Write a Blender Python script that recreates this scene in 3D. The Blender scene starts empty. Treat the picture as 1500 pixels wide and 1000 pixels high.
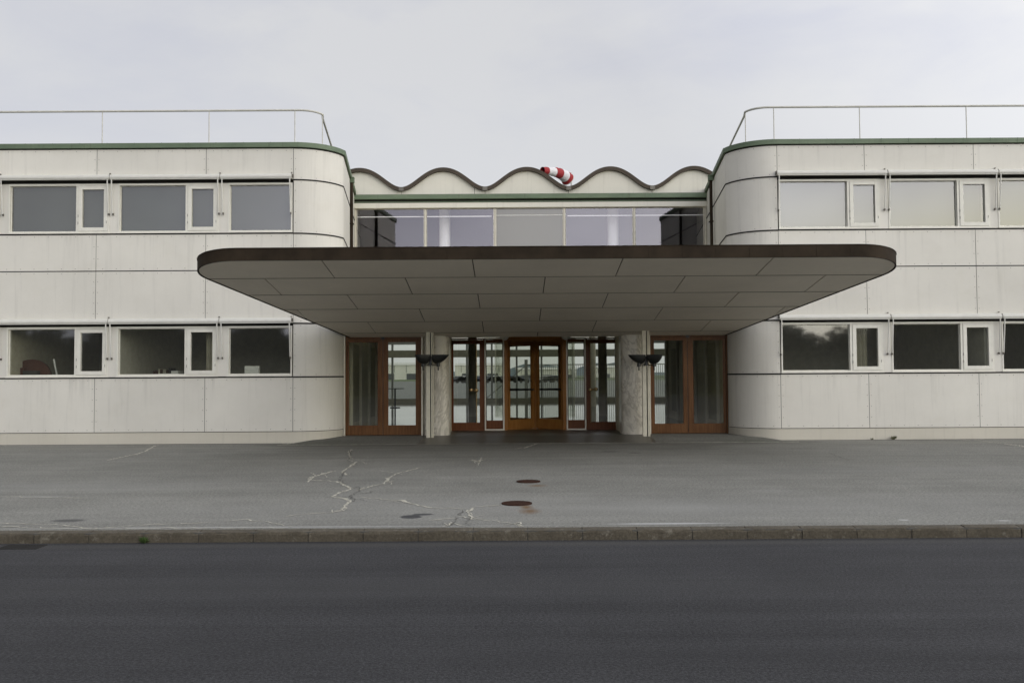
import bpy, bmesh, math, random
from mathutils import Vector, Matrix
R = math.radians
random.seed(7)
sc = bpy.context.scene
col = sc.collection

# ------------------------------------------------------------------ camera
CAMZ = 1.487
F = 1323.0
cam_d = bpy.data.cameras.new('camera'); cam = bpy.data.objects.new('camera', cam_d); col.objects.link(cam)
cam_d.sensor_width = 36; cam_d.lens = F/1500*36; cam_d.clip_start = .05; cam_d.clip_end = 20000
rot = Matrix.Rotation(R(90+2.165), 4, 'X') @ Matrix.Rotation(R(-0.355), 4, 'Z')
cam.matrix_world = Matrix.Translation((0, 0, CAMZ)) @ rot
sc.camera = cam
R3 = rot.to_3x3()
def ray(px, py):
    return (R3 @ Vector(((px-750)/F, (500-py)/F, -1)))
def at(px, py, Y):                       # point on the plane y = Y seen at photo position px, py
    d = ray(px, py); t = Y/d.y
    return Vector((d.x*t, Y, CAMZ+d.z*t))
def gp(px, py, z=0.0):                   # point on the ground
    d = ray(px, py); t = (z-CAMZ)/d.z
    return Vector((d.x*t, d.y*t, z))

# ------------------------------------------------------------------ node helpers
def nd(nt, typ, **kw):
    n = nt.nodes.new(typ)
    for k, v in kw.items():
        if k.startswith('i_'):
            key = k[2:]
            key = int(key) if key.isdigit() else key.replace('_', ' ')
            if isinstance(v, bpy.types.NodeSocket): nt.links.new(v, n.inputs[key])
            else: n.inputs[key].default_value = v
        else: setattr(n, k, v)
    return n
def mth(nt, op, a, b=None, c=None, clamp=False):
    n = nt.nodes.new('ShaderNodeMath'); n.operation = op; n.use_clamp = clamp
    for i, v in enumerate((a, b, c)):
        if v is None: continue
        if isinstance(v, bpy.types.NodeSocket): nt.links.new(v, n.inputs[i])
        else: n.inputs[i].default_value = v
    return n.outputs[0]
def mixc(nt, fac, a, b, blend='MIX'):
    n = nt.nodes.new('ShaderNodeMix'); n.data_type = 'RGBA'; n.blend_type = blend
    for i, v in ((0, fac), (6, a), (7, b)):
        if isinstance(v, bpy.types.NodeSocket): nt.links.new(v, n.inputs[i])
        elif i == 0: n.inputs[0].default_value = v
        else: n.inputs[i].default_value = (v[0], v[1], v[2], 1)
    return n.outputs[2]
def ramp(nt, x, lo, hi, a=0.0, b=1.0):
    n = nd(nt, 'ShaderNodeMapRange', i_0=x, i_1=lo, i_2=hi, i_3=a, i_4=b); n.clamp = True
    return n.outputs[0]
def pos(nt, scale=(1, 1, 1), obj=False):
    if obj: s = nd(nt, 'ShaderNodeTexCoord').outputs['Object']
    else: s = nd(nt, 'ShaderNodeNewGeometry').outputs['Position']
    m = nd(nt, 'ShaderNodeMapping', i_Vector=s); m.inputs['Scale'].default_value = scale
    return m.outputs[0]
def noise(nt, v, scale, detail=4, rough=.6, dist=0):
    return nd(nt, 'ShaderNodeTexNoise', i_Vector=v, i_Scale=scale, i_Detail=detail, i_Roughness=rough, i_Distortion=dist).outputs[0]
def newmat(name):
    m = bpy.data.materials.new(name); m.use_nodes = True
    nt = m.node_tree; b = nt.nodes['Principled BSDF']
    return m, nt, b
def bump(nt, b, h, strength=.3, dist=.01):
    n = nd(nt, 'ShaderNodeBump', i_Height=h, i_Strength=strength, i_Distance=dist)
    nt.links.new(n.outputs[0], b.inputs['Normal'])
def plain(name, c, rough=.5, metal=0, var=.12, scale=6, spec=.5, bmp=0):
    m, nt, b = newmat(name)
    n = noise(nt, pos(nt), scale, 5, .65)
    f = ramp(nt, n, .3, .7, 1-var, 1+var)
    cc = mixc(nt, 1.0, c, (1, 1, 1), 'MULTIPLY')
    mx = nd(nt, 'ShaderNodeVectorMath', operation='SCALE', i_0=cc, i_Scale=f)
    nt.links.new(mx.outputs[0], b.inputs['Base Color'])
    b.inputs['Roughness'].default_value = rough; b.inputs['Metallic'].default_value = metal
    b.inputs['Specular IOR Level'].default_value = spec
    if bmp: bump(nt, b, noise(nt, pos(nt), scale*8, 3), bmp, .01)
    return m
M = {}
# off-white fibre-cement panels: blotches, drip streaks
def panel_mat(name, base, streak=.15):
    m, nt, b = newmat(name)
    blot = noise(nt, pos(nt), .55, 6, .6)
    fine = noise(nt, pos(nt), 22, 4, .7)
    st = noise(nt, pos(nt, (7, 7, .35)), 1.0, 5, .7)
    patch = noise(nt, pos(nt, (1, 1, 1.6)), 1.7, 5, .65, .4)
    f = mth(nt, 'MULTIPLY', ramp(nt, blot, .3, .7, .93, 1.05), ramp(nt, fine, .25, .75, .988, 1.012))
    f = mth(nt, 'MULTIPLY', f, ramp(nt, st, .54, .78, 1.0, 1-streak))
    f = mth(nt, 'MULTIPLY', f, ramp(nt, nd(nt, 'ShaderNodeNewGeometry').outputs['Random Per Island'], 0, 1, .935, 1.04))
    c = mixc(nt, ramp(nt, patch, .52, .8, 0, .3), base, (base[0]*.9, base[1]*.885, base[2]*.84))
    zc = nd(nt, 'ShaderNodeSeparateXYZ', i_0=nd(nt, 'ShaderNodeNewGeometry').outputs['Position']).outputs[2]
    dr = noise(nt, pos(nt, (3.3, 3.3, .12)), 1.0, 5, .75)
    for zt in (1.48, 4.74):
        m_ = mth(nt, 'MULTIPLY', ramp(nt, zc, zt-.75, zt, 0, 1), mth(nt, 'LESS_THAN', zc, zt))
        f = mth(nt, 'MULTIPLY', f, mth(nt, 'SUBTRACT', 1.0, mth(nt, 'MULTIPLY', m_, ramp(nt, dr, .56, .74, 0, streak*1.6))))
    v = nd(nt, 'ShaderNodeVectorMath', operation='SCALE', i_0=c, i_Scale=f)
    nt.links.new(v.outputs[0], b.inputs['Base Color'])
    b.inputs['Roughness'].default_value = .55
    b.inputs['Specular IOR Level'].default_value = .35
    bump(nt, b, blot, .08, .05)
    return m
M['panel'] = panel_mat('panel_paint', (.668, .648, .585))
M['gable'] = panel_mat('gable_paint', (.66, .64, .56), .16)
M['plinth'] = panel_mat('plinth_render', (.56, .53, .45), .16)
M['frame'] = plain('window_paint', (.69, .675, .60), .45, var=.06)
M['cassette'] = plain('awning_paint', (.60, .59, .54), .4, var=.05)
M['trim'] = plain('trim_paint', (.66, .63, .53), .5, var=.08)
M['steel'] = plain('column_paint', (.60, .57, .46), .5, var=.1)
M['joint'] = plain('joint_and_shade_dark', (.035, .034, .032), .95, spec=.1)
M['screw'] = plain('screw_head', (.16, .15, .13), .6)
M['rail'] = plain('rail_paint', (.52, .51, .46), .5)
M['bronze'] = plain('bronze_sheet', (.029, .021, .0135), .7, var=.35, scale=2.2, spec=.1)
M['brown'] = plain('brown_roof_edge', (.052, .039, .026), .75, var=.25, scale=3)
M['black'] = plain('black_enamel', (.012, .013, .012), .35)
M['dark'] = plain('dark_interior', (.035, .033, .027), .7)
M['darkroom'] = plain('room_paint', (.52, .50, .42), .8)
M['hallpaint'] = plain('hall_paint', (.7, .66, .50), .6)
M['roomcream'] = plain('room_cream', (.5, .47, .36), .8)
M['white'] = plain('white_plaster', (.88, .87, .82), .6, var=.04)
M['brass'] = plain('brass', (.36, .26, .13), .35, metal=.9)
M['hinge'] = plain('hinge_metal', (.14, .13, .11), .5, metal=.5)
M['copper'] = None
def copper():
    m, nt, b = newmat('green_copper')
    n1 = noise(nt, pos(nt, (1, 1, 3)), 1.3, 6, .65); n2 = noise(nt, pos(nt, (6, 6, .6)), 1.5, 4)
    c = mixc(nt, ramp(nt, n1, .35, .7), (.092, .132, .080), (.142, .19, .118))
    c = mixc(nt, ramp(nt, n2, .58, .75, 0, .6), c, (.07, .085, .05))
    nt.links.new(c, b.inputs['Base Color']); b.inputs['Roughness'].default_value = .6
    return m
M['copper'] = copper()
def soffit():
    m, nt, b = newmat('soffit_panel')
    n1 = noise(nt, pos(nt), .8, 5, .6); n2 = noise(nt, pos(nt), 9, 4, .7)
    f = mth(nt, 'MULTIPLY', ramp(nt, n1, .3, .7, .93, 1.06), ramp(nt, n2, .3, .7, .98, 1.02))
    v = nd(nt, 'ShaderNodeVectorMath', operation='SCALE', i_0=(.74, .68, .59), i_Scale=f)
    nt.links.new(v.outputs[0], b.inputs['Base Color']); b.inputs['Roughness'].default_value = .6
    return m
M['soffit'] = soffit()
def wood(name, a, c2, rough=.35):
    m, nt, b = newmat(name)
    n1 = noise(nt, pos(nt, (22, 22, 1.1)), 1.4, 6, .65, .6); n2 = noise(nt, pos(nt), 1.8, 3)
    c = mixc(nt, ramp(nt, n1, .3, .72), a, c2)
    c = mixc(nt, ramp(nt, n2, .4, .75, 0, .4), c, (a[0]*.6, a[1]*.5, a[2]*.45))
    nt.links.new(c, b.inputs['Base Color']); b.inputs['Roughness'].default_value = rough; b.inputs['Specular IOR Level'].default_value = .14
    return m
M['teak'] = wood('teak_wood', (.085, .039, .016), (.195, .096, .040))
M['redwood'] = wood('mahogany_wood', (.10, .036, .014), (.20, .078, .030))
M['orange'] = wood('varnished_wood', (.25, .108, .026), (.36, .17, .048))
def marble():
    m, nt, b = newmat('veined_marble')
    p = pos(nt, (1, 1, .5))
    n1 = noise(nt, p, 2.2, 8, .66, 1.6)
    v = mth(nt, 'ABSOLUTE', mth(nt, 'SUBTRACT', n1, .5))
    vein = ramp(nt, v, .0, .045, 1, 0)
    n2 = noise(nt, p, 1.6, 6, .7, .8)
    n3 = noise(nt, p, 8, 6, .7, 1)
    c = mixc(nt, ramp(nt, n2, .35, .65), (.50, .47, .39), (.70, .67, .58))
    c = mixc(nt, ramp(nt, n3, .5, .72, 0, .5), c, (.42, .385, .30))
    c = mixc(nt, mth(nt, 'MULTIPLY', vein, .6), c, (.25, .225, .18))
    nt.links.new(c, b.inputs['Base Color']); b.inputs['Roughness'].default_value = .3
    return m
M['marble'] = marble()
def glass(name, tint, k=3.4, diff=None, dfac=0, wob=0.0, rough=0.0, gcol=(1, 1, 1)):
    m = bpy.data.materials.new(name); m.use_nodes = True; nt = m.node_tree
    for n in list(nt.nodes): nt.nodes.remove(n)
    out = nd(nt, 'ShaderNodeOutputMaterial')
    ge = nd(nt, 'ShaderNodeNewGeometry')
    cs = mth(nt, 'ABSOLUTE', nd(nt, 'ShaderNodeVectorMath', operation='DOT_PRODUCT', i_0=ge.outputs['Normal'], i_1=ge.outputs['Incoming']).outputs['Value'])
    fr = mth(nt, 'ADD', .04*k, mth(nt, 'MULTIPLY', 1-.04*k, mth(nt, 'POWER', mth(nt, 'SUBTRACT', 1.0, cs), 5.0)))
    fac = mth(nt, 'MULTIPLY', fr, 1.0, clamp=True)
    g = nd(nt, 'ShaderNodeBsdfGlossy', i_Roughness=rough, i_Color=(*gcol, 1))
    if wob:
        bn = nd(nt, 'ShaderNodeBump', i_Height=noise(nt, pos(nt), .9, 2), i_Strength=wob, i_Distance=.02)
        nt.links.new(bn.outputs[0], g.inputs['Normal'])
    t = nd(nt, 'ShaderNodeBsdfTransparent', i_Color=(*tint, 1))
    base = t.outputs[0]
    if diff:
        d = nd(nt, 'ShaderNodeBsdfDiffuse', i_Color=(*diff, 1))
        mx = nd(nt, 'ShaderNodeMixShader', i_0=dfac, i_1=base, i_2=d.outputs[0]); base = mx.outputs[0]
    mx = nd(nt, 'ShaderNodeMixShader', i_0=fac, i_1=base, i_2=g.outputs[0])
    nt.links.new(mx.outputs[0], out.inputs[0])
    return m
M['glass'] = glass('window_glass', (.88, .90, .86), 3.3, diff=(.46, .46, .44), dfac=.045, wob=.015, rough=.035)
M['doorglass'] = glass('door_glass', (.86, .88, .83), 2.2, wob=.008)
M['hallglass'] = glass('hall_glass', (.93, .94, .97), 2.7, wob=.02, rough=.03, gcol=(.96, .94, 1))
M['blindglass'] = glass('obscured_glass', (.5, .5, .45), 1.7, diff=(.16, .155, .125), dfac=.85, wob=.02, rough=.05)
M['blind'] = plain('roller_blind', (.05, .057, .055), .8, var=.3, scale=.7)  # blotchy tone stands in for cloud reflected in the upper panes
M['blindlight'] = plain('roller_blind_light', (.085, .09, .078), .8, var=.25, scale=.7)  # same painted cloud reflection, on the right wing's paler blinds
M['floor'] = None
def terrazzo():
    m, nt, b = newmat('polished_floor')
    n1 = noise(nt, pos(nt), 60, 3)
    c = mixc(nt, ramp(nt, n1, .4, .6), (.06, .057, .048), (.10, .094, .08))
    nt.links.new(c, b.inputs['Base Color']); b.inputs['Roughness'].default_value = .06
    b.inputs['Specular IOR Level'].default_value = 1.0
    return m
M['floor'] = terrazzo()

# ------------------------------------------------------------------ asphalt materials
def blob(nt, P, cx, cy, rx, ry, wob, amt, soft=.35, edge_scale=3.0):
    sx = nd(nt, 'ShaderNodeSeparateXYZ', i_0=P)
    w = mth(nt, 'MULTIPLY', mth(nt, 'SUBTRACT', noise(nt, P, edge_scale, 4, .7), .5), wob)
    dx = mth(nt, 'DIVIDE', mth(nt, 'SUBTRACT', sx.outputs[0], cx), rx)
    dy = mth(nt, 'DIVIDE', mth(nt, 'SUBTRACT', sx.outputs[1], cy), ry)
    d = mth(nt, 'SQRT', mth(nt, 'ADD', mth(nt, 'MULTIPLY', dx, dx), mth(nt, 'MULTIPLY', dy, dy)))
    d = mth(nt, 'ADD', d, w)
    return ramp(nt, d, 1-soft, 1.0, amt, 0.0)
def asphalt(name, a, c2, blobs, streak=.1, grain=.35, gs=95):
    m, nt, b = newmat(name)
    P = nd(nt, 'ShaderNodeNewGeometry').outputs['Position']
    g = noise(nt, P, gs, 3, .8); big = noise(nt, P, .35, 5, .6); mid = noise(nt, P, 2.3, 5, .65)
    st = noise(nt, pos(nt, (.12, 2.6, 1)), 1.0, 6, .65)
    vor = nd(nt, 'ShaderNodeTexVoronoi', i_Vector=P, i_Scale=70.0).outputs['Distance']
    c = mixc(nt, ramp(nt, big, .3, .7), a, c2)
    g2 = noise(nt, P, gs*.42, 2, .7)
    f = mth(nt, 'MULTIPLY', mth(nt, 'MULTIPLY', ramp(nt, g, .3, .7, 1-grain, 1+grain), ramp(nt, g2, .32, .68, 1-grain*.8, 1+grain*.8)), ramp(nt, st, .3, .7, 1-streak, 1+streak))
    f = mth(nt, 'MULTIPLY', f, ramp(nt, mid, .3, .7, .93, 1.07))
    f = mth(nt, 'MULTIPLY', f, ramp(nt, vor, .05, .6, 1.12, .9))
    v = nd(nt, 'ShaderNodeVectorMath', operation='SCALE', i_0=c, i_Scale=f); c = v.outputs[0]
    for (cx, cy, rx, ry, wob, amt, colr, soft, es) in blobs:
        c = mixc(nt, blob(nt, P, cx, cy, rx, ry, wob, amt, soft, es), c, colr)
    nt.links.new(c, b.inputs['Base Color']); b.inputs['Roughness'].default_value = .85
    b.inputs['Specular IOR Level'].default_value = .3
    bump(nt, b, mth(nt, 'ADD', g, mth(nt, 'MULTIPLY', vor, .6)), .5, .006)
    return m
mh1 = gp(774, 705.3); mh2 = gp(757, 737.5)
rs1 = gp(787, 711); rs2 = gp(776, 748); rs3 = gp(771, 742)
d1 = gp(602, 756.5); d1b = gp(620, 753); d2 = gp(100, 762); d3 = gp(950, 766.5); d4 = gp(60, 727); d5 = gp(770, 652)
d6 = gp(893, 661); d7 = gp(930, 663)
RUST = (.13, .068, .022)
M['forecourt'] = asphalt('worn_asphalt', (.168, .166, .147), (.23, .227, .202), [
    (1.5, 10.2, 8.5, 1.5, .9, .35, (.27, .268, .25), .9, .8), (-6, 12.5, 3.5, .8, 1.2, .3, (.27, .268, .25), .9, .9), (6, 14, 4.5, .7, 1.2, .25, (.27, .268, .25), .9, .9),
    (rs1.x, rs1.y, .16, .17, .9, .7, RUST, .9, 5), (rs2.x, rs2.y, .15, .30, 1.0, .8, RUST, .9, 6), (rs3.x, rs3.y, .10, .2, .8, .9, RUST, .9, 6),
    (d1.x, d1.y, .125, .14, .5, .93, (.04, .04, .042), .22, 6), (d1b.x, d1b.y, .13, .08, .5, .9, (.045, .045, .047), .3, 5),
    (d2.x, d2.y, .22, .11, .9, .8, (.06, .06, .058), .4, 5),
    (d3.x+.2, d3.y, .75, .055, .35, .75, (.47, .47, .46), .6, 3),
    (d4.x, d4.y, .50, .05, .6, .55, (.42, .42, .4), .7, 3),
    (-2.6, 9.04, 3.6, .06, .5, .45, (.40, .40, .385), .7, 3),
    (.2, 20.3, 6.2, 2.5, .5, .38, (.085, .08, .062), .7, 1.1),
    (d6.x, d6.y, .22, .1, .8, .8, (.07, .068, .06), .5, 4), (d7.x, d7.y, .16, .1, .8, .8, (.07, .068, .06), .5, 4),
    (gp(1324, 761).x, gp(1324, 761).y, .07, .045, .9, .7, (.5, .5, .48), .6, 9), (gp(1470, 762).x, gp(1470, 762).y, .09, .04, .9, .6, (.5, .5, .48), .5, 9),
    (3.4, 11.6, .5, .3, 1.2, .16, (.36, .36, .34), .9, 4), (1.9, 10.2, 1.2, .6, 1.2, .25, (.30, .30, .28), .9, 2),
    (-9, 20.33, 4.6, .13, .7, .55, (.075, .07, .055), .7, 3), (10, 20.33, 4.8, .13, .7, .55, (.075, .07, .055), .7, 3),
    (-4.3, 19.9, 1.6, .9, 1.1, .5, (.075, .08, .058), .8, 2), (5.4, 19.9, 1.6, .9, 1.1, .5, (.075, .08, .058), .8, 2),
    (-8, 19.2, 4, .5, .9, .35, (.27, .26, .22), .9, 1.5), (9, 19.4, 4, .5, .9, .3, (.28, .27, .23), .9, 1.5),
], .12, .42, 75)
t1 = gp(455, 962); t2 = gp(470, 975); t3 = gp(520, 962)
M['road'] = asphalt('dark_asphalt', (.0295, .0295, .031), (.040, .040, .0415), [
    (t1.x, t1.y, .16, .022, .6, .7, (.022, .022, .023), .5, 9), (t2.x, t2.y, .2, .02, .8, .6, (.025, .025, .026), .6, 9), (t3.x, t3.y, .22, .012, .6, .5, (.025, .025, .026), .6, 9),
    (.0, 8.62, 16, .16, .5, .35, (.075, .072, .062), .9, 2),
    (gp(870, 900).x, gp(870, 900).y, .09, .14, .6, .3, (.022, .022, .022), .8, 4),
    (gp(600, 893).x, gp(600, 893).y, 2.6, .007, .5, .6, (.018, .018, .019), .6, 5), (gp(1150, 884).x, gp(1150, 884).y, 2.0, .006, .5, .4, (.02, .02, .021), .6, 5), (gp(600, 838).x, gp(600, 838).y, 5, .5, 1.2, .35, (.05, .05, .049), .9, 1.1), (gp(1000, 930).x, gp(1000, 930).y, 3, .22, 1.2, .35, (.022, .022, .023), .9, 1.1), (gp(300, 985).x, gp(300, 985).y, 3, .2, 1.2, .35, (.022, .022, .023), .9, 1.1),
    (gp(1475, 950).x, gp(1475, 950).y, .35, .016, .5, .6, (.022, .022, .023), .6, 9),
], .26, .6, 115)
M['seal'] = plain('crack_sealant', (.47, .45, .37), .8, var=.3, scale=9)
M['crack'] = plain('crack_dark', (.075, .072, .063), .9, var=.3, scale=9)
M['lime'] = plain('pale_line', (.36, .35, .30), .8, var=.5, scale=5)
def kerbmat():
    m, nt, b = newmat('kerb_concrete')
    n1 = noise(nt, pos(nt), 2.5, 6, .7); n2 = noise(nt, pos(nt), 40, 4, .7); n3 = noise(nt, pos(nt, (1, 1, 1)), 9, 5, .7)
    c = mixc(nt, ramp(nt, n1, .3, .7), (.052, .043, .029), (.10, .086, .061))
    c = mixc(nt, ramp(nt, n3, .58, .7, 0, .7), c, (.19, .175, .14))
    v = nd(nt, 'ShaderNodeVectorMath', operation='SCALE', i_0=c, i_Scale=ramp(nt, n2, .3, .7, .75, 1.25))
    nt.links.new(v.outputs[0], b.inputs['Base Color']); b.inputs['Roughness'].default_value = .9
    bump(nt, b, n2, .6, .01)
    return m
M['kerb'] = kerbmat()
M['slab'] = None
def slabmat():
    m, nt, b = newmat('entrance_stone')
    n1 = noise(nt, pos(nt), 1.2, 6, .65); n2 = noise(nt, pos(nt), 50, 3, .7)
    c = mixc(nt, ramp(nt, n1, .3, .7), (.060, .055, .043), (.095, .088, .07))
    v = nd(nt, 'ShaderNodeVectorMath', operation='SCALE', i_0=c, i_Scale=ramp(nt, n2, .3, .7, .85, 1.15))
    nt.links.new(v.outputs[0], b.inputs['Base Color']); b.inputs['Roughness'].default_value = .38
    bump(nt, b, n2, .2, .005)
    return m
M['slab'] = slabmat()
def rustmat():
    m, nt, b = newmat('rusty_iron')
    n1 = noise(nt, pos(nt), 14, 6, .7)
    c = mixc(nt, ramp(nt, n1, .35, .7), (.030, .016, .012), (.055, .027, .018))
    nt.links.new(c, b.inputs['Base Color']); b.inputs['Roughness'].default_value = .95; b.inputs['Specular IOR Level'].default_value = .08
    bump(nt, b, n1, .4, .01)
    return m
M['rust'] = rustmat()
M['grass'] = plain('grass', (.07, .10, .03), .9, var=.4, scale=.3)
M['leaf'] = plain('leaf', (.06, .105, .025), .6, var=.5, scale=5)
M['tree'] = plain('tree_leaf', (.05, .055, .035), .85, var=.5, scale=.6)
M['bark'] = plain('bark', (.03, .025, .02), .9)
M['apron'] = plain('apron_concrete', (.125, .13, .12), .8, var=.12, scale=.4)
M['hangar'] = plain('hangar_cladding', (.5, .5, .45), .6, var=.06, scale=.2)
M['hangardark'] = plain('hangar_opening', (.05, .055, .06), .5)
M['hill'] = plain('far_hill', (.10, .13, .14), .9, var=.2, scale=.01)
M['red'] = plain('red_cloth', (.27, .013, .016), .75, var=.15, scale=5)
M['clothwhite'] = plain('white_cloth', (.62, .61, .62), .75, var=.06, scale=5)
M['fence'] = plain('fence_steel', (.17, .175, .16), .6)
M['archwood'] = wood('arch_wood', (.075, .027, .015), (.11, .042, .024), .5)
M['carton'] = plain('carton_white', (.72, .72, .66), .8, var=.04)
M['carpaint'] = plain('car_paint_grey', (.12, .13, .15), .3, metal=.3)
M['carwhite'] = plain('car_paint_white', (.6, .6, .6), .3)
M['cardark'] = plain('car_paint_blue', (.03, .05, .12), .3)
M['rubber'] = plain('rubber', (.015, .015, .015), .8)
M['roof'] = plain('roof_felt', (.10, .10, .095), .9)

# ------------------------------------------------------------------ mesh builder
class MB:
    def __init__(s): s.v = []; s.f = []; s.m = []; s.sm = []
    def add(s, vs, fs, mi=0, smooth=False):
        o = len(s.v); s.v += [Vector(p) for p in vs]
        for f in fs: s.f.append(tuple(i+o for i in f)); s.m.append(mi); s.sm.append(smooth)
    def box(s, x0, x1, y0, y1, z0, z1, mi=0):
        vs = [(x, y, z) for z in (z0, z1) for y in (y0, y1) for x in (x0, x1)]
        s.add(vs, [(0, 2, 3, 1), (4, 5, 7, 6), (0, 1, 5, 4), (2, 6, 7, 3), (0, 4, 6, 2), (1, 3, 7, 5)], mi)
    def quad(s, a, b, c, d, mi=0): s.add([a, b, c, d], [(0, 1, 2, 3)], mi)
    def tube(s, pts, r, n=8, mi=0, cap=True, radii=None):
        pts = [Vector(p) for p in pts]; vs = []; up = Vector((0, 0, 1)); prev = None
        for i, p in enumerate(pts):
            t = (pts[min(i+1, len(pts)-1)]-pts[max(i-1, 0)]).normalized()
            if prev is None:
                a = t.cross(up)
                if a.length < 1e-3: a = t.cross(Vector((1, 0, 0)))
                a.normalize()
            else: a = (prev-t*prev.dot(t)).normalized()
            prev = a; b = t.cross(a); rr = radii[i] if radii else r
            for k in range(n):
                w = 2*math.pi*k/n; vs.append(p+(a*math.cos(w)+b*math.sin(w))*rr)
        fs = []
        for i in range(len(pts)-1):
            for k in range(n):
                k2 = (k+1) % n; fs.append((i*n+k, i*n+k2, (i+1)*n+k2, (i+1)*n+k))
        o = len(s.v); s.add(vs, fs, mi, True)
        if cap:
            s.f.append(tuple(o+k for k in range(n))); s.m.append(mi); s.sm.append(False)
            s.f.append(tuple(o+(len(pts)-1)*n+k for k in reversed(range(n)))); s.m.append(mi); s.sm.append(False)
    def lathe(s, prof, n=24, c=(0, 0, 0), mi=0):          # prof: (r,z)
        vs = []; fs = []
        for r, z in prof:
            for k in range(n):
                w = 2*math.pi*k/n; vs.append((c[0]+r*math.cos(w), c[1]+r*math.sin(w), c[2]+z))
        for i in range(len(prof)-1):
            for k in range(n):
                k2 = (k+1) % n; fs.append((i*n+k, i*n+k2, (i+1)*n+k2, (i+1)*n+k))
        s.add(vs, fs, mi, True)
    def prism(s, poly, z0, z1, mi=0):                     # poly: list of (x,y); z0/z1 numbers or functions
        f0 = z0 if callable(z0) else (lambda x, y: z0); f1 = z1 if callable(z1) else (lambda x, y: z1)
        n = len(poly)
        vs = [(x, y, f0(x, y)) for x, y in poly]+[(x, y, f1(x, y)) for x, y in poly]
        fs = [tuple(range(n)), tuple(reversed(range(n, 2*n)))]+[(i, (i+1) % n, n+(i+1) % n, n+i) for i in range(n)]
        s.add(vs, fs, mi)
    def strip(s, path_out, path_in, z0, z1, mi=0, closed=False, smooth=False):   # solid wall between two parallel plan paths
        n = len(path_out); vs = []
        for (a, b) in zip(path_out, path_in):
            vs += [(a[0], a[1], z0), (b[0], b[1], z0), (b[0], b[1], z1), (a[0], a[1], z1)]
        fs = []
        rng = n if closed else n-1
        for i in range(rng):
            j = (i+1) % n
            for k in range(4):
                k2 = (k+1) % 4; fs.append((i*4+k, i*4+k2, j*4+k2, j*4+k))
        if not closed: fs += [(0, 1, 2, 3), tuple((n-1)*4+k for k in (3, 2, 1, 0))]
        s.add(vs, fs, mi, smooth)
    def build(s, name, mats, parent=None, loc=None, world=None, rz=0, sharp=40, bev=0):
        # world: world position of the parent's frame to subtract (mesh given in world coordinates)
        if not isinstance(mats, (list, tuple)): mats = [mats]
        me = bpy.data.meshes.new(name)
        off = Vector(world) if world else Vector((0, 0, 0))
        me.from_pydata([tuple(p-off) for p in s.v], [], s.f)
        for m in mats: me.materials.append(m)
        me.polygons.foreach_set('material_index', s.m)
        me.polygons.foreach_set('use_smooth', s.sm)
        bm = bmesh.new(); bm.from_mesh(me)
        bmesh.ops.recalc_face_normals(bm, faces=bm.faces); bm.to_mesh(me); bm.free()
        if any(s.sm): me.set_sharp_from_angle(angle=R(sharp))
        me.update()
        o = bpy.data.objects.new(name, me); col.objects.link(o)
        if parent: o.parent = parent
        if loc is not None: o.location = loc
        o.rotation_euler.z = rz
        if bev:
            md = o.modifiers.new('bevel', 'BEVEL'); md.width = bev; md.segments = 2; md.limit_method = 'ANGLE'
        return o
def tag(o, label=None, cat=None, group=None, kind=None):
    if label: o['label'] = label
    if cat: o['category'] = cat
    if group: o['group'] = group
    if kind: o['kind'] = kind
    return o
def empty(name, loc, label, cat, group=None, rz=0):
    o = bpy.data.objects.new(name, None); col.objects.link(o); o.location = loc; o.rotation_euler.z = rz
    return tag(o, label, cat, group)
def copy_tree(o, parent=None, loc=None):
    c = o.copy(); col.objects.link(c)
    if parent: c.parent = parent
    if loc is not None: c.location = loc
    for ch in list(o.children): copy_tree(ch, c)
    return c

# ------------------------------------------------------------------ ground
g = MB(); g.quad((-9000, -9000, -.30), (9000, -9000, -.30), (9000, 9000, -.30), (-9000, 9000, -.30))
tag(g.build('ground', M['grass']), kind='structure')
KF = 8.80; KB = 8.93
g = MB(); g.box(-120, 120, -26, KF+.01, -.29, -.105)
tag(g.build('road', M['road']), kind='structure')
# forecourt with sealed cracks lying on it
f = MB(); f.box(-60, 60, KB, 26, -.29, 0)
def ribbon(pts, w, mi, z, jit=.02, seg=.09, vary=.5):
    P = [gp(*p) for p in pts]; out = [P[0]]
    for a, b in zip(P, P[1:]):
        n = max(1, int((b-a).length/seg))
        for i in range(1, n+1): out.append(a.lerp(b, i/n)+Vector((random.uniform(-jit, jit), random.uniform(-jit, jit)*1.6, 0)))
    vs = []; fs = []; n = len(out)
    for i, p in enumerate(out):
        t = (out[min(i+1, n-1)]-out[max(i-1, 0)]); t.z = 0; t.normalize(); q = Vector((-t.y, t.x, 0))
        ww = w*random.uniform(1-vary, 1+vary)*(.35 if i in (0, n-1) else 1)
        vs += [(p.x-q.x*ww, p.y-q.y*ww, z), (p.x+q.x*ww, p.y+q.y*ww, z)]
    for i in range(n-1): fs.append((2*i, 2*i+1, 2*i+3, 2*i+2))
    f.add(vs, fs, mi)
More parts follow.
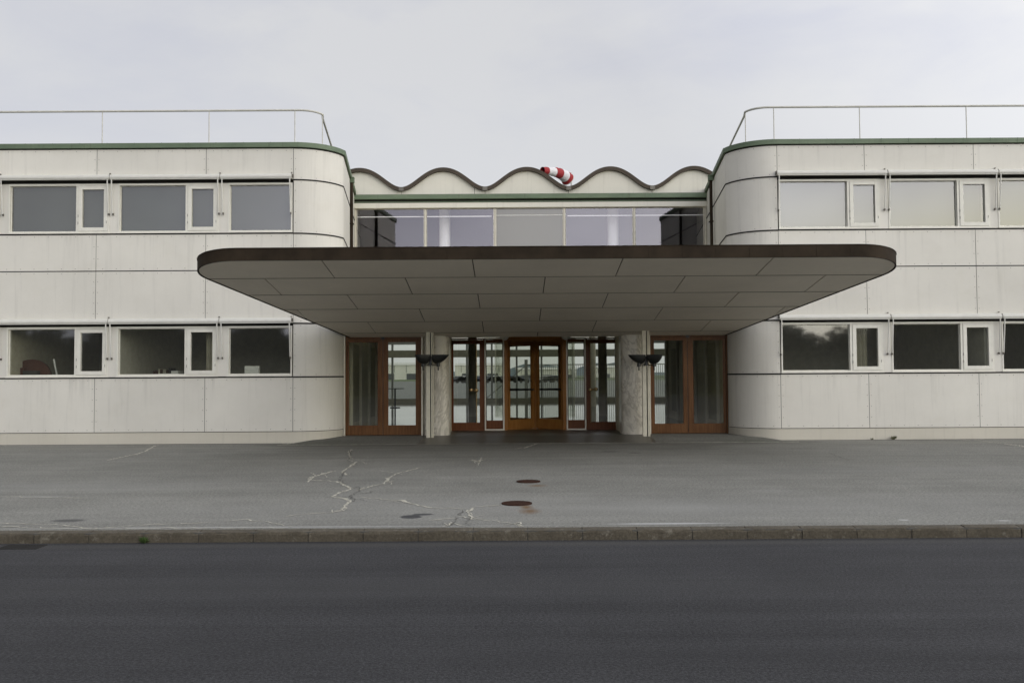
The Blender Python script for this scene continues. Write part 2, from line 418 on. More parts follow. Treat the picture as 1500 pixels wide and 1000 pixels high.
CR = [  # (photo points, half width)
 ([(516, 658), (512, 664), (513, 672)], .02), ([(522, 676), (514, 682), (502, 691), (508, 696)], .026), ([(492, 689), (470, 695), (456, 700), (452, 706)], .022),
 ([(455, 703), (478, 704), (496, 706), (506, 711), (514, 716)], .018), ([(514, 716), (500, 721), (487, 727), (498, 729), (512, 733), (506, 740), (500, 747), (488, 750)], .024),
 ([(488, 750), (462, 752), (440, 753), (415, 757)], .008),
 ([(524, 718), (540, 713), (563, 708), (572, 699), (580, 694), (614, 685)], .017), ([(572, 699), (566, 700), (570, 706)], .015),
 ([(527, 728), (560, 731), (588, 733), (604, 738), (625, 743), (648, 744), (684, 745)], .013), ([(588, 732), (601, 737)], .022),
 ([(684, 745), (692, 743), (712, 741), (733, 739)], .012), ([(692, 744), (686, 751), (691, 758), (688, 760)], .022),
 ([(688, 760), (720, 762), (748, 766), (766, 771)], .009), ([(753, 767), (765, 771)], .016),
 ([(628, 762), (650, 760), (666, 759)], .008), ([(660, 766), (654, 771)], .02),
 ([(0, 766.5), (40, 767), (80, 768), (108, 772), (140, 773)], .012), ([(130, 775), (200, 769), (260, 767), (310, 765), (354, 761), (380, 763), (410, 767), (425, 772)], .011),
 ([(0, 771), (120, 774), (240, 773.5), (420, 773)], .012),
 ([(0, 727), (60, 728.5), (128, 729.5)], .010), ([(228, 652), (212, 661), (200, 665), (158, 674)], .022),
 ([(786, 650), (768, 656)], .03), ([(690, 673), (700, 676), (706, 673)], .02), ([(705, 670), (700, 682)], .014),
 ([(428, 648), (418, 651)], .03), ([(1470, 650), (1500, 654)], .03), ([(1428, 644), (1470, 650)], .012),
]
for pts, w in CR:
    ribbon(pts, max(.008, w*.5), 1, .004, .02, .06, .75)
    if w > .014:
        ribbon([(x+random.uniform(-2, 2), y+random.uniform(-1.2, 1.2)) for x, y in pts], w*.3, 1, .0045, .035, .07, .9)
        for k in range(2):                                          # short side branches
            i = random.randrange(len(pts)); x, y = pts[i]
            ribbon([(x, y), (x+random.uniform(-16, 16), y+random.uniform(-3, 3)), (x+random.uniform(-26, 26), y+random.uniform(-5, 5))], .006, 1, .005, .02, .07, .8)
for pts in ([(514, 660), (512, 671), (511, 676)], [(506, 690), (498, 702), (505, 710)], [(516, 716), (526, 713), (524, 721), (512, 728), (520, 735)], [(475, 728), (500, 727), (540, 734)],
            [(678, 747), (670, 757), (664, 765), (656, 770)], [(686, 756), (684, 770)], [(522, 724), (540, 722), (552, 718)], [(1215, 664), (1245, 675)], [(660, 673), (690, 672), (716, 673)]):
    ribbon(pts, .0045, 2, .007, .03, .05, .8)
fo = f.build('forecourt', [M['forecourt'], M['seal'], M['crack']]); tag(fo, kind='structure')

# ------------------------------------------------------------------ kerb stones
ORD = ['first', 'second', 'third', 'fourth', 'fifth', 'sixth', 'seventh', 'eighth', 'ninth', 'tenth', 'eleventh', 'twelfth', 'thirteenth', 'fourteenth', 'fifteenth', 'sixteenth', 'seventeenth', 'eighteenth', 'nineteenth', 'twentieth', 'twenty-first', 'twenty-second', 'twenty-third', 'twenty-fourth', 'twenty-fifth']
KL = .531; K0 = .141-.531*7
meshes = []
for v in range(5):
    k = MB(); rr = random.Random(v)
    n = 9; prof = [(0, -.18), (0, -.03), (.006, -.010), (.022, -.001), (KB-KF-.004, 0), (KB-KF-.004, -.18)]
    vs = []
    for i in range(n):
        x = .004+(KL-.008)*i/(n-1)
        for j, (y, z) in enumerate(prof):
            w = .006 if j in (1, 2, 3) else .0
            e = .012 if (i in (0, n-1) and j in (2, 3)) else 0
            vs.append((x, y+rr.uniform(0, w)+e*.6, z-rr.uniform(0, w)*.8-e*.5))
    m = len(prof); fs = []
    for i in range(n-1):
        for j in range(m): j2 = (j+1) % m; fs.append((i*m+j, i*m+j2, (i+1)*m+j2, (i+1)*m+j))
    fs += [tuple(range(m)), tuple((n-1)*m+j for j in reversed(range(m)))]
    k.add(vs, fs); meshes.append(k)
kb = []
for i in range(-9, 24):
    x = K0+KL*i
    o = meshes[i % 5].build('kerb_stone', M['kerb'], loc=(x, KF+random.uniform(-.004, .004), random.uniform(-.004, .002)))
    if i >= 0: lab = 'weathered concrete kerb stone along the forecourt edge, %s to the right of the green weed' % ORD[i]
    else: lab = 'weathered concrete kerb stone along the forecourt edge, %s to the left of the green weed' % ORD[-i-1]
    tag(o, lab, 'kerb stone', 'kerb stones along the forecourt edge')
for a, b in ((-60, K0-KL*9), (K0+KL*24, 60)):
    k = MB(); k.box(a, b, KF, KB-.004, -.18, -.002)
    tag(k.build('kerb', M['kerb']), kind='structure')
k = MB(); k.box(-59, 59, KF+.012, KB-.002, -.28, -.012); tag(k.build('kerb_bed', M['crack']), kind='structure')

M['dryleaf'] = plain('dry_leaf', (.15, .15, .085), .9, var=.4)
def weed(name, p, h, n, label, mat='leaf'):
    b = MB(); rr = random.Random(n)
    for i in range(n):
        a = rr.uniform(0, 6.28); r = rr.uniform(.2, 1)*h; z = rr.uniform(.25, 1)*h
        tip = Vector((math.cos(a)*r, math.sin(a)*r*.6-.01, z)); base = Vector((rr.uniform(-.02, .02), 0, -.01)); q = Vector((-math.sin(a), math.cos(a), .3))*h*.12
        mid = base.lerp(tip, .6)+Vector((0, 0, h*.15))
        b.add([base, mid-q, tip, mid+q], [(0, 1, 2, 3)])
    return tag(b.build(name, M[mat], loc=p), label, 'weed')
weed('weed', (K0+.01, KF-.012, -.10), .065, 46, 'small green weed growing from a kerb joint by the road')
p = at(1308, 641, 20.37); weed('weed', (p.x, 20.36, .0), .10, 50, 'low dry weed at the plinth foot under the window right of the canopy', 'dryleaf')
p = at(1277, 641, 20.37); weed('weed', (p.x, 20.37, .0), .05, 26, 'tiny weed at the plinth foot, left of the larger dry weed', 'dryleaf')
p = at(1092, 638, 20.9); weed('weed', (p.x, 20.62, .0), .06, 26, 'tiny dark weed at the curved corner foot beside the right-hand wooden door')
p = at(479, 648, 20.5); weed('weed', (p.x-.02, 20.50, .0), .05, 26, 'tiny dark weed at the curved corner foot beside the left-hand wooden door')

# manhole covers, drain
def manhole(c, r, label):
    e = empty('manhole_cover', (c.x, c.y, .0), label, 'manhole cover', 'rusty manhole covers in the forecourt')
    b = MB(); b.lathe([(r, .0), (r, .012), (r-.025, .014), (r-.028, .006)], 40); b.build('rim', M['rust'], e)
    b = MB(); b.lathe([(r-.028, .0), (r-.028, .010), (.03, .012), (.0001, .012)], 40)
    b.box(-.02, .02, -r*.7, -r*.6, .010, .013); b.box(-.02, .02, r*.6, r*.7, .010, .013)
    b.build('lid', M['rust'], e)
manhole(mh1, .168, 'round rusty manhole cover in the forecourt, the smaller one nearer the doors')
manhole(mh2, .178, 'round rusty manhole cover in the forecourt, the nearer one joined by a pale crack')
p = gp(32, 801, -.105)
e = empty('drain_grate', (p.x, p.y, -.105), 'dark iron drain grate in the road gutter against the kerb', 'drain')
b = MB(); b.box(-.19, .19, -.105, -.085, 0, .006); b.box(-.19, .19, .085, .105, 0, .006); b.box(-.19, -.17, -.085, .085, 0, .006); b.box(.17, .19, -.085, .085, 0, .006); b.build('grate_frame', M['joint'], e)
b = MB()
for i in range(12): b.box(-.16+i*.0275, -.145+i*.0275, -.085, .085, .001, .005)
b.build('grate_bars', M['joint'], e)
b = MB(); b.box(-.17, .17, -.085, .085, -.0, .0008); b.build('grate_pit', M['rubber'], e)

# ------------------------------------------------------------------ the terminal building
XC = .555
B = Vector((XC, 20.42, 0))
bld = empty('terminal_building', B, 'white two-storey terminal with rounded wings, a wavy hall roof and a wide dark-edged entrance canopy', 'building')
D0 = 20.42; U0 = 5.51; RR = 1.012; ULEN = 24.0
# plan path of a wing in (u, D), from the far end to the back of the splayed side
TH = R(78); TS = R(96.8)
path = [(ULEN, D0)]
u = ULEN
JU = [5.51, 7.5, 9.99, 12.48, 14.97, 17.46, 19.95, 22.44]
NA = 20
def pathpt(s):
    """s<=0: straight front (u = U0 - s); 0..RR*TH: arc; beyond: splayed side"""
    if s <= 0: return (U0-s, D0), (0, -1)
    L = RR*TH
    if s <= L:
        t = s/RR
        return (U0-RR*math.sin(t), D0+RR*(1-math.cos(t))), (-math.sin(t), -math.cos(t))
    e = s-L
    return (U0-RR*math.sin(TH)-math.cos(TS)*e, D0+RR*(1-math.cos(TH))+math.sin(TS)*e), (-math.sin(TS), -math.cos(TS))
SA = RR*TH; SEND = SA+8.0
def plan(s0, s1, off, sgn):
    """sampled plan polyline between s0 and s1, pushed outward by off"""
    cuts = [s0]
    for k in range(0, NA+1):
        q = SA*k/NA
        if s0+1e-6 < q < s1-1e-6: cuts.append(q)
    if s0 < SA < s1-1e-3: cuts += [SA+1e-4]
    cuts.append(s1); out = []
    for q in cuts:
        (u, d), (nu, ndd) = pathpt(q)
        out.append((XC+sgn*(u+nu*off), d+ndd*off))
    return out
Z = [.262, 1.487, 2.70, 3.91, 4.747, 5.972, 6.70]
WIN = {-1: [(-6.435, 1.46, 0), (-8.94, 2.29, 1), (-11.43, 2.29, 1), (-13.92, 2.29, 1), (-16.41, 2.29, 1)],
       1: [(6.085, 2.31, 1), (8.585, 2.31, 1), (11.075, 2.31, 1), (13.565, 2.31, 1), (16.055, 2.31, 1)]}
WZ = [1.518, 4.778]; WH = 1.128
def wing(sgn):
    w = MB()
    GH = .0055
    seg = [-(u-U0) for u in JU][::-1]          # s of joints on the front, far to near (last = 0)
    allseg = [(-ULEN+U0, seg[0])]+list(zip(seg, seg[1:]))
    corner = [(0, SA), (SA, SA+1.6), (SA+1.6, SEND)]
    def panel(s0, s1, z0, z1, off=0, th=.02, g=GH):
        w.strip(plan(s0+g, s1-g, off, sgn), plan(s0+g, s1-g, off-th, sgn), z0, z1, 0, smooth=False)
    for bi, (z0, z1) in enumerate(zip(Z, Z[1:])):
        ga = .012 if bi else .006
        for s0, s1 in corner: panel(s0, s1, z0+(.018 if bi else .006), z1-.016)
        if bi in (1, 4):
            wz = WZ[0 if bi == 1 else 1]
            # fillers between windows, and strips above and below
            xs = sorted(WIN[sgn], key=lambda a: a[0]*sgn)
            us = []
            for x, wd, _ in xs:
                a, b_ = (x-XC)*sgn, (x+wd-XC)*sgn; us.append((min(a, b_), max(a, b_)))
            us.sort(); cur = U0+.003
            for a, b_ in us+[(ULEN, ULEN)]:
                if a-cur > .02: panel(-(a-U0), -(cur-U0), wz, wz+WH, 0, .03, .001)
                cur = b_
            panel(-ULEN+U0, -.003, z0+.022, wz-.001, .012, .06, .001)
        else:
            for s0, s1 in allseg: panel(s0, s1, z0+ga, z1-.012)
    # dark backing behind the joints, and painted shade under the awnings
    j = MB()
    for z0, z1 in ((.256, 1.51), (2.705, 4.77), (5.975, 6.72)):
        j.strip(plan(-ULEN+U0, -.0, -.006, sgn), plan(-ULEN+U0, -.0, -.06, sgn), z0, z1)
    j.strip(plan(.0, SEND, -.006, sgn), plan(.0, SEND, -.06, sgn), .256, 6.72)
    for z0, z1 in ((WZ[0]+WH, Z[2]+.03), (WZ[1]+WH, Z[5]+.03)): j.strip(plan(-ULEN+U0, -.02, -.03, sgn), plan(-ULEN+U0, -.02, -.075, sgn), z0+.002, z1)  # dark strip under each awning cassette, its shade put into the colour
    for z in Z[1:6]: j.strip(plan(.0, SEND, .012, sgn), plan(.0, SEND, -.02, sgn), z-.013, z+.013)
    for z in (Z[1], Z[4]): j.strip(plan(-ULEN+U0, .0, .004, sgn), plan(-ULEN+U0, .0, -.02, sgn), z-.010, z+.018)
    j.build('joint_and_shade_backing', M['joint'], bld, world=B)
    # screws along panel edges
    def screw(s, z):
        (u, d), (nu, n2) = pathpt(s); c = Vector((XC+sgn*(u+nu*.004), d+n2*.004, z)); t = Vector((-n2*sgn, nu, 0)); t.normalize()
        r = .0085; vs = [c+t*(r*math.cos(a*math.pi/3))+Vector((0, 0, r*math.sin(a*math.pi/3))) for a in range(6)]
        w.add(vs, [tuple(range(6))], 1)
    for bi, (z0, z1) in enumerate(zip(Z, Z[1:])):
        if bi in (1, 4): segs = [(0, SA)]
        else: segs = [a for a in allseg if a[0] > -11]+[(0, SA)]
        for s0, s1 in segs:
            n = max(2, round((s1-s0)/.32))
            for k in range(n):
                s = s0+(s1-s0)*(k+.5)/n
                screw(s, z0+.055)
                screw(s, z1-.055)
            m = round((z1-z0)/.24)
            for k in range(1, m):
                zz = z0+(z1-z0)*k/m
                screw(s0+.045, zz)
                if s1 < SA-.01: screw(s1-.045, zz)
    w.build('wing_wall', [M['panel'], M['screw']], bld, world=B)
    # plinth
    p = MB(); p.strip(plan(-ULEN+U0, SEND, -.012, sgn), plan(-ULEN+U0, SEND, -.25, sgn), -.2, .262)
    p.build('plinth', M['plinth'], bld, world=B)
    # copper fascia with seams
    c = MB(); c.strip(plan(-ULEN+U0, SEND, .05, sgn), plan(-ULEN+U0, SEND, -.35, sgn), 6.715, 6.825)
    for k in range(-30, 16):
        s = k*.62+.1
        if -17 < s < SEND-.1: c.strip(plan(s, s+.012, .054, sgn), plan(s, s+.012, .03, sgn), 6.713, 6.829)
    fas = c.build('parapet_fascia', M['copper'], bld, world=B)
    # roof, end wall, back wall
    r = MB()
    r.prism([(x, y) for x, y in plan(-ULEN+U0, SEND, -.3, sgn)]+[(XC+sgn*ULEN, pathpt(SEND)[0][1])], 6.55, 6.72)
    r.build('wing_roof', M['roof'], bld, world=B)
    r = MB(); x = XC+sgn*ULEN
    r.box(min(x, x-sgn*.2), max(x, x-sgn*.2), D0+.06, 29.4, -.2, 6.55)
    r.box(min(x-sgn*.2, XC+sgn*6.4), max(x-sgn*.2, XC+sgn*6.4), 29.2, 29.4, -.2, 6.55)
    r.build('rear_wall', M['gable'], bld, world=B)
    # rooms behind the windows
    r = MB()
    xa, xb = sorted((XC+sgn*5.3, XC+sgn*(ULEN-.3)))
    for z0, z1, yb in ((.05, 2.86, 25.2), (3.3, 6.2, 25.2)):
        r.box(xa, xb, D0+.1, yb, z0, z0+.08, 0)
        r.box(xa, xb, D0+.1, yb, z1, z1+.08, 0)
        r.box(xa, xb, yb, yb+.1, z0+.08, z1, 0)
        for xx in ((-4.72, -9.05, -14.0) if sgn < 0 else (5.85, 10.8, 13.4)): r.box(xx-.05, xx+.05, D0+.12, yb, z0+.08, z1, 0)
    if sgn < 0: r.box(-11.60, -11.52, D0+.12, 25.2, .13, 2.86, 2)
    r.build('room_lining', [M['darkroom'], M['dark'], M['roomcream']], bld, world=B)
    # railing
    SB = -.53
    rl_s = [(-ULEN+U0+1)]+[SA*k/10 for k in range(11)]
    def rp(s):
        (u, d), (nu, n2) = pathpt(s); return Vector((XC+sgn*(u+nu*SB), d+n2*SB, 7.73))
    pts = [rp(s) for s in rl_s]+[rp(SA+.5), rp(SEND-.3)]
    h = MB(); h.tube(pts, .026, 8)
    ho = h.build('railing', M['rail'], bld, world=B)
    h = MB(); h.tube([(0, 0, 0), (0, 0, .91)], .012, 8)
    h.lathe([(.045, 0), (.04, .03), (.018, .08), (.0001, .085)], 8, (0, 0, 0), 1)
    first = None
    post_s = [-.10, -2.11, -4.61, -7.11, -9.6, -12.1, -14.6, SA-.02]
    for s in post_s:
        q = rp(s); q.z = 6.82
        if first is None: first = h.build('post', [M['rail'], M['hinge']], ho, loc=q-B)
        else:
            c_ = first.copy(); col.objects.link(c_); c_.parent = ho; c_.location = q-B
for sgn in (-1, 1): wing(sgn)

# ------------------------------------------------------------------ windows and awnings
def frame_ring(b, x0, x1, z0, z1, w, y0, y1, mi=0, wb=None, wt=None):
    wb = wb or w; wt = wt or w
    b.box(x0, x0+w, y0, y1, z0, z1, mi); b.box(x1-w, x1, y0, y1, z0, z1, mi)
    b.box(x0+w, x1-w, y0, y1, z0, z0+wb, mi); b.box(x0+w, x1-w, y0, y1, z1-wt, z1, mi)
def mk_window(w, two):
    b = MB()
    frame_ring(b, 0, w, 0, WH, .034, -.012, .09, 0, .038, .045)
    if two:
        mx = 1.535 if w < 2.3 else 1.56
        b.box(mx, mx+.05, -.010, .085, .038, WH-.045)
    else: mx = w-.034
    b.box(-.01, w+.01, -.035, .0, -.012, .012)                     # sill nosing
    b.box(.034, mx, .045, .07, .038, .052); b.box(.034, mx, .045, .07, WH-.058, WH-.045)   # glazing beads
    b.box(.034, .046, .045, .07, .052, WH-.058); b.box(mx-.012, mx, .045, .07, .052, WH-.058)
    win = b.build('window', M['frame'], bld)
    g = MB(); g.quad((.046, .06, .052), (mx-.012, .06, .052), (mx-.012, .06, WH-.058), (.046, .06, WH-.058)); g.build('pane', M['glass'], win)
    if two:
        cx0, cx1 = mx+.055, w-.037
        c = MB(); frame_ring(c, cx0, cx1, .042, WH-.05, .085, -.022, .05)
        for zz in (.2, .36): c.box(cx0-.006, cx0+.003, -.030, -.020, zz, zz+.06, 1)
        c.box(cx1-.024, cx1-.016, -.03, -.02, .22, .28, 1)
        c.build('casement', [M['frame'], M['hinge']], win, bev=.004)
        g = MB(); g.quad((cx0+.085, .03, .127), (cx1-.085, .03, .127), (cx1-.085, .03, WH-.135), (cx0+.085, .03, WH-.135)); g.build('pane', M['glass'], win)
    return win
protos = {}
for sgn in (-1, 1):
    for fl in (0, 1):
        for (x, w, two) in WIN[sgn]:
            key = (round(w, 2), two); loc = Vector((x, D0, WZ[fl]))-B
            if key not in protos: protos[key] = mk_window(w, two); o = protos[key]
            else: o = copy_tree(protos[key], bld)
            o.location = loc
            if fl == 1:
                bl = MB(); bl.box(.03, w-.03, .13, .135, .02, WH-.02)
                bl.build('blind', M['blind'] if sgn < 0 else M['blindlight'], o)
def mk_awning(L):
    b = MB(); prof = [(0, .0), (-.12, .0), (-.145, .012), (-.150, .04), (-.145, .075), (-.115, .112), (-.06, .125), (0, .125)]
    n = len(prof); vs = [(x, y, z*.86) for x in (0, L) for y, z in prof]
    b.add(vs, [tuple(range(n)), tuple(reversed(range(n, 2*n)))]+[(i, (i+1) % n, n+(i+1) % n, n+i) for i in range(n)])
    b.box(0.01, L-.01, -.147, -.10, -.016, -.001)
    a = b.build('awning', M['cassette'], bld)
    for x in (.04, L-.04):
        t = MB(); t.tube([(x, -.13, .0), (x, -.13, -.06), (x, -.055, -.77)], .014, 8); t.box(x-.010, x+.010, -.06, .0, -.80, -.775, 1); t.box(x-.004, x+.016, -.05, -.02, -.815, -.765, 1)
        t.build('arm', [M['cassette'], M['hinge']], a)
    k = MB(); k.box(-.008, .0, -.12, .0, .02, .10); k.box(L, L+.008, -.12, .0, .02, .10); k.box(L-.03, L-.008, -.05, -.012, .126, .15)
    k.build('end_bracket', M['hinge'], a)
    return a
AW = {-1: [(-6.585, 1.615), (-9.085, 2.485), (-11.585, 2.485), (-14.08, 2.485), (-16.57, 2.485)], 1: [(6.03, 2.49), (8.54, 2.49), (11.05, 2.49), (13.56, 2.49), (16.07, 2.49)]}
ap = {}
for sgn in (-1, 1):
    for z in (2.716, 5.99):
        for x, L in AW[sgn]:
            loc = Vector((x, D0, z))-B
            if L not in ap: ap[L] = mk_awning(L); o = ap[L]
            else: o = copy_tree(ap[L], bld)
            o.location = loc

# ------------------------------------------------------------------ canopy
CX = .605
CF = 14.87
def zs(x, y): return CAMZ+1.0+.157*(20.83-y)
def outline(off=0.0, back=21.36):
    r = .9; cx, cy = 5.15, CF+r; a1 = R(16.7); pts = []
    for k in range(0, 15):
        t = -math.pi/2+(a1+math.pi/2)*k/14; pts.append((cx+(r+off)*math.cos(t), cy+(r+off)*math.sin(t)))
    ux, uy = pts[-1]; L = (back-uy)/math.cos(a1); pts.append((ux-math.sin(a1)*L, back))
    right = [(CX+x, y) for x, y in pts]; left = [(CX-x, y) for x, y in pts]
    return left[::-1]+right       # back-left .. front .. back-right
def clip(poly, outl):
    cen = (CX, 18)
    for a, b in zip(outl, outl[1:]+outl[:1]):
        ex, ey = b[0]-a[0], b[1]-a[1]
        s = 1 if ex*(cen[1]-a[1])-ey*(cen[0]-a[0]) > 0 else -1
        side = lambda p: s*(ex*(p[1]-a[1])-ey*(p[0]-a[0]))
        out = []
        for p, q in zip(poly, poly[1:]+poly[:1]):
            sp, sq = side(p), side(q)
            if sp >= 0: out.append(p)
            if sp*sq < 0: t = sp/(sp-sq); out.append((p[0]+(q[0]-p[0])*t, p[1]+(q[1]-p[1])*t))
        poly = out
        if len(poly) < 3: return None
    return poly
ol_in = outline(-.018)
cano = MB()
cano.prism(outline(-.012), lambda x, y: zs(x, y)+.02, lambda x, y: zs(x, y)+.18)
canopy = cano.build('canopy', M['brown'], bld, world=B)
sf = MB()
rows = [CF-.2, 16.02, 17.215, 18.42, 19.63, 20.83, 22.0]
for i, (a, b_) in enumerate(zip(rows, rows[1:])):
    off = -.65 if i % 2 == 0 else .60
    for k in range(-4, 4):
        x0 = off+2.5*k; x1 = x0+2.5; gx, gy = .0095, .006
        q = clip([(x0+gx, a+gy), (x1-gx, a+gy), (x1-gx, b_-gy), (x0+gx, b_-gy)], ol_in)
        if q: sf.prism(q, zs, lambda x, y: zs(x, y)+.018)
sf.build('soffit', M['soffit'], canopy, world=B)
sj = MB()
for yj in rows[1:-1]:
    q = clip([(-12, yj-.005), (12, yj-.005), (12, yj+.005), (-12, yj+.005)], ol_in)
    if q: sj.prism(q, lambda x, y: zs(x, y)-.007, lambda x, y: zs(x, y)+.01)
sj.build('soffit_joint', plain('soffit_gasket', (.17, .155, .125), .9), canopy, world=B)
fa = MB(); oo = outline(.012); oi = outline(-.012)
n = len(oo); vs = []
for (a, b_) in zip(oo, oi):
    vs += [(a[0], a[1], zs(*a)-.012), (b_[0], b_[1], zs(*b_)-.012), (b_[0], b_[1], zs(*b_)+.187), (a[0], a[1], zs(*a)+.187)]
fs = []
for i in range(n-1):
    for k in range(4): k2 = (k+1) % 4; fs.append((i*4+k, i*4+k2, (i+1)*4+k2, (i+1)*4+k))
fa.add(vs, fs, 0, True)
for k in range(-9, 10):
    x = CX+k*.555; fa.box(x-.004, x+.004, CF-.0155, CF-.012, zs(0, CF)-.01, zs(0, CF)+.185)
for (a, b_) in ((oo, outline(.02)),):                               # top drip bead
    vs = []
    for p, q in zip(b_, oi):
        vs += [(p[0], p[1], zs(*p)+.187), (q[0], q[1], zs(*q)+.187), (q[0], q[1], zs(*q)+.198), (p[0], p[1], zs(*p)+.198)]
    fs = []
    for i in range(n-1):
        for k in range(4): k2 = (k+1) % 4; fs.append((i*4+k, i*4+k2, (i+1)*4+k2, (i+1)*4+k))
    fa.add(vs, fs, 0, True)
fa.build('fascia', M['bronze'], canopy, world=B, sharp=50)

# ------------------------------------------------------------------ entrance floor and vestibule
DW = 21.36; DC = 23.1; FZ = .10
s = MB(); r_ = MB()
xs_ = [XC-4.75, XC+4.75]; sx0, sx1 = (620-750)/F*21, (949-750)/F*21
def ramp_(mb, a, b, mi=0): mb.add([(a, 19.8, .006), (b, 19.8, .006), (b, 21.0, FZ), (a, 21.0, FZ), (b, 23.3, FZ), (a, 23.3, FZ)], [(0, 1, 2, 3), (3, 2, 4, 5)], mi)
ramp_(s, sx0, sx1); ramp_(r_, xs_[0], sx0); ramp_(r_, sx1, xs_[1])
r_.add([(XC-5.6, 19.8, .004), (xs_[0], 19.8, .006), (xs_[0], 21.0, FZ)], [(0, 1, 2)]); r_.add([(XC+5.6, 19.8, .004), (xs_[1], 19.8, .006), (xs_[1], 21.0, FZ)], [(0, 1, 2)])
tag(r_.build('entrance_ramp', [M['forecourt']]), kind='structure')
s.add([(XC-5.7, 19.785, .0045), (XC+5.7, 19.785, .0045), (XC+5.7, 19.815, .009), (XC-5.7, 19.815, .009)], [(0, 1, 2, 3)], 1)
s.add([(XC-9.5, 19.9, .0045), (XC-6.2, 19.80, .0045), (XC-6.2, 19.83, .0045), (XC-9.5, 19.94, .0045)], [(0, 1, 2, 3)], 1)
s.add([(XC+9.5, 19.9, .0045), (XC+6.2, 19.80, .0045), (XC+6.2, 19.83, .0045), (XC+9.5, 19.94, .0045)], [(0, 1, 2, 3)], 1)
tag(s.build('entrance_paving', [M['slab'], M['lime']]), kind='structure')

def X(px, D): return (px-750)/F*D
v = MB()
# wall above the doors, vestibule roof, recess side walls, recess ceiling
v.box(XC-4.7, X(658, DW), DW-.02, DW+.10, 2.445, 3.05); v.box(X(909.5, DW), XC+4.7, DW-.02, DW+.10, 2.445, 3.05)
v.build('lintel_wall', M['trim'], bld, world=B)
v = MB()
v.box(XC-5.2, XC+5.2, DW+.1, 25.86, 3.0, 3.09)
v.box(X(657, DW)-.2, X(910, DW)+.2, DW-.0, DC+.06, 2.475, 2.56)
v.build('vestibule_roof', M['hallpaint'], bld, world=B)
v = MB(); v.box(X(657, DW)-.78, X(657, DW)-.05, DW+.35, DC+.1, FZ, 2.47); v.build('recess_wall', M['hallpaint'], bld, world=B)
v = MB(); v.box(X(910, DW)+.05, X(910, DW)+.70, DW+.35, DC+.1, FZ, 2.47); v.build('recess_wall', M['hallpaint'], bld, world=B)
# marble piers: rounded, standing beside the side doors
def pier(x0, x1):
    p = MB(); c = (x0+x1)/2; hw = (x1-x0)/2; poly = []
    for k in range(25):
        t = math.pi*k/24; poly.append((c-hw*math.cos(t), 21.38-.22*math.sin(t)))
    poly += [(x1, 21.75), (x0, 21.75)]
    n = len(poly); vs = [(x, y, FZ) for x, y in poly]+[(x, y, 2.47) for x, y in poly]
    p.add(vs, [(i, (i+1) % n, n+(i+1) % n, n+i) for i in range(n)], 0, True)
    p.build('marble_pier', M['marble'], bld, world=B)
pier(X(620.5, 21.3), X(657.5, 21.3)); pier(X(909.8, 21.3), X(951, 21.3))
# steel columns: welded pair of U profiles with a shadow slot
def column(xc):
    c = MB(); y = 20.80; zt = zs(xc, y)+.01; z0 = FZ-.02
    c.box(xc-.083, xc+.006, y-.05, y+.06, z0, zt); c.box(xc+.030, xc+.060, y-.05, y+.06, z0, zt); c.box(xc+.066, xc+.083, y-.03, y+.06, z0, zt)
    o = c.build('steel_column', M['steel'], bld, world=B, bev=.004)
    k = MB(); k.box(xc+.006, xc+.030, y-.01, y+.05, z0, zt); k.box(xc+.060, xc+.066, y, y+.05, z0, zt); k.build('slot', M['joint'], o, world=B)
column(X(629.6, 20.8)); column(X(945.6, 20.8))

def pane(b, x0, x1, y, z0, z1): b.quad((x0, y, z0), (x1, y, z0), (x1, y, z1), (x0, y, z1))
def leaf(x0, x1, z0, z1, y, mat, sl, sr, top, bot, th=.05):
    """a glazed leaf in world coordinates -> (frame mesh builder, pane mesh builder)"""
    b = MB(); b.box(x0, x0+sl, y-th/2, y+th/2, z0, z1); b.box(x1-sr, x1, y-th/2, y+th/2, z0, z1)
    b.box(x0+sl, x1-sr, y-th/2+.003, y+th/2-.003, z0, z0+bot); b.box(x0+sl, x1-sr, y-th/2+.003, y+th/2-.003, z1-top, z1)
    g = MB(); pane(g, x0+sl, x1-sr, y, z0+bot, z1-top)
    return b, g
def double_door(pxa, pxb, pm, g1, g2):
    x0, x1, xm = X(pxa, DW), X(pxb, DW), X(pm, DW)
    b = MB(); b.box(x0, x0+.035, DW-.06, DW+.06, FZ, 2.44); b.box(x1-.035, x1, DW-.06, DW+.06, FZ, 2.44); b.box(x0+.035, x1-.035, DW-.06, DW+.06, 2.385, 2.44)
    d = b.build('double_door', M['teak'], bld, world=B, bev=.004)
    for (a, c, gl) in ((x0+.038, xm-.006, g1), (xm+.006, x1-.038, g2)):
        sl, sr = X(gl[0], DW)-a, c-X(gl[1], DW)
        bb, gg = leaf(a, c, FZ+.01, 2.382, DW, None, sl, sr, .075, .215, .06)
        lf = bb.build('door_leaf', M['teak'], d, world=B, bev=.004)
        gg.build('pane', M['doorglass'], d, world=B)
        k = MB(); bz = .012
        frame_ring(k, a+sl, c-sr, FZ+.225, 2.307, bz, DW-.022, DW-.006); k.build('glazing_bead', M['redwood'], d, world=B)
    k = MB(); k.box(xm-.006, xm+.006, DW-.015, DW+.01, FZ+.01, 2.382); k.box(xm-.04, xm+.04, DW-.075, DW-.06, 2.36, 2.43); k.build('lock_seam', M['black'], d, world=B)
    t = MB(); t.box(x0-.032, x0-.002, DW-.12, DW+.02, FZ-.03, 2.47); t.box(x1+.004, x1+.04, DW-.07, DW+.02, FZ-.03, 2.47); t.box(x0-.002, x1+.004, DW-.068, DW+.02, 2.444, 2.47)
    t.build('door_trim', M['trim'], d, world=B)
double_door(506.6, 617, 561, (510.3, 554), (568, 609.5))
double_door(951.5, 1064.5, 1006.5, (957, 1000.5), (1014, 1059))

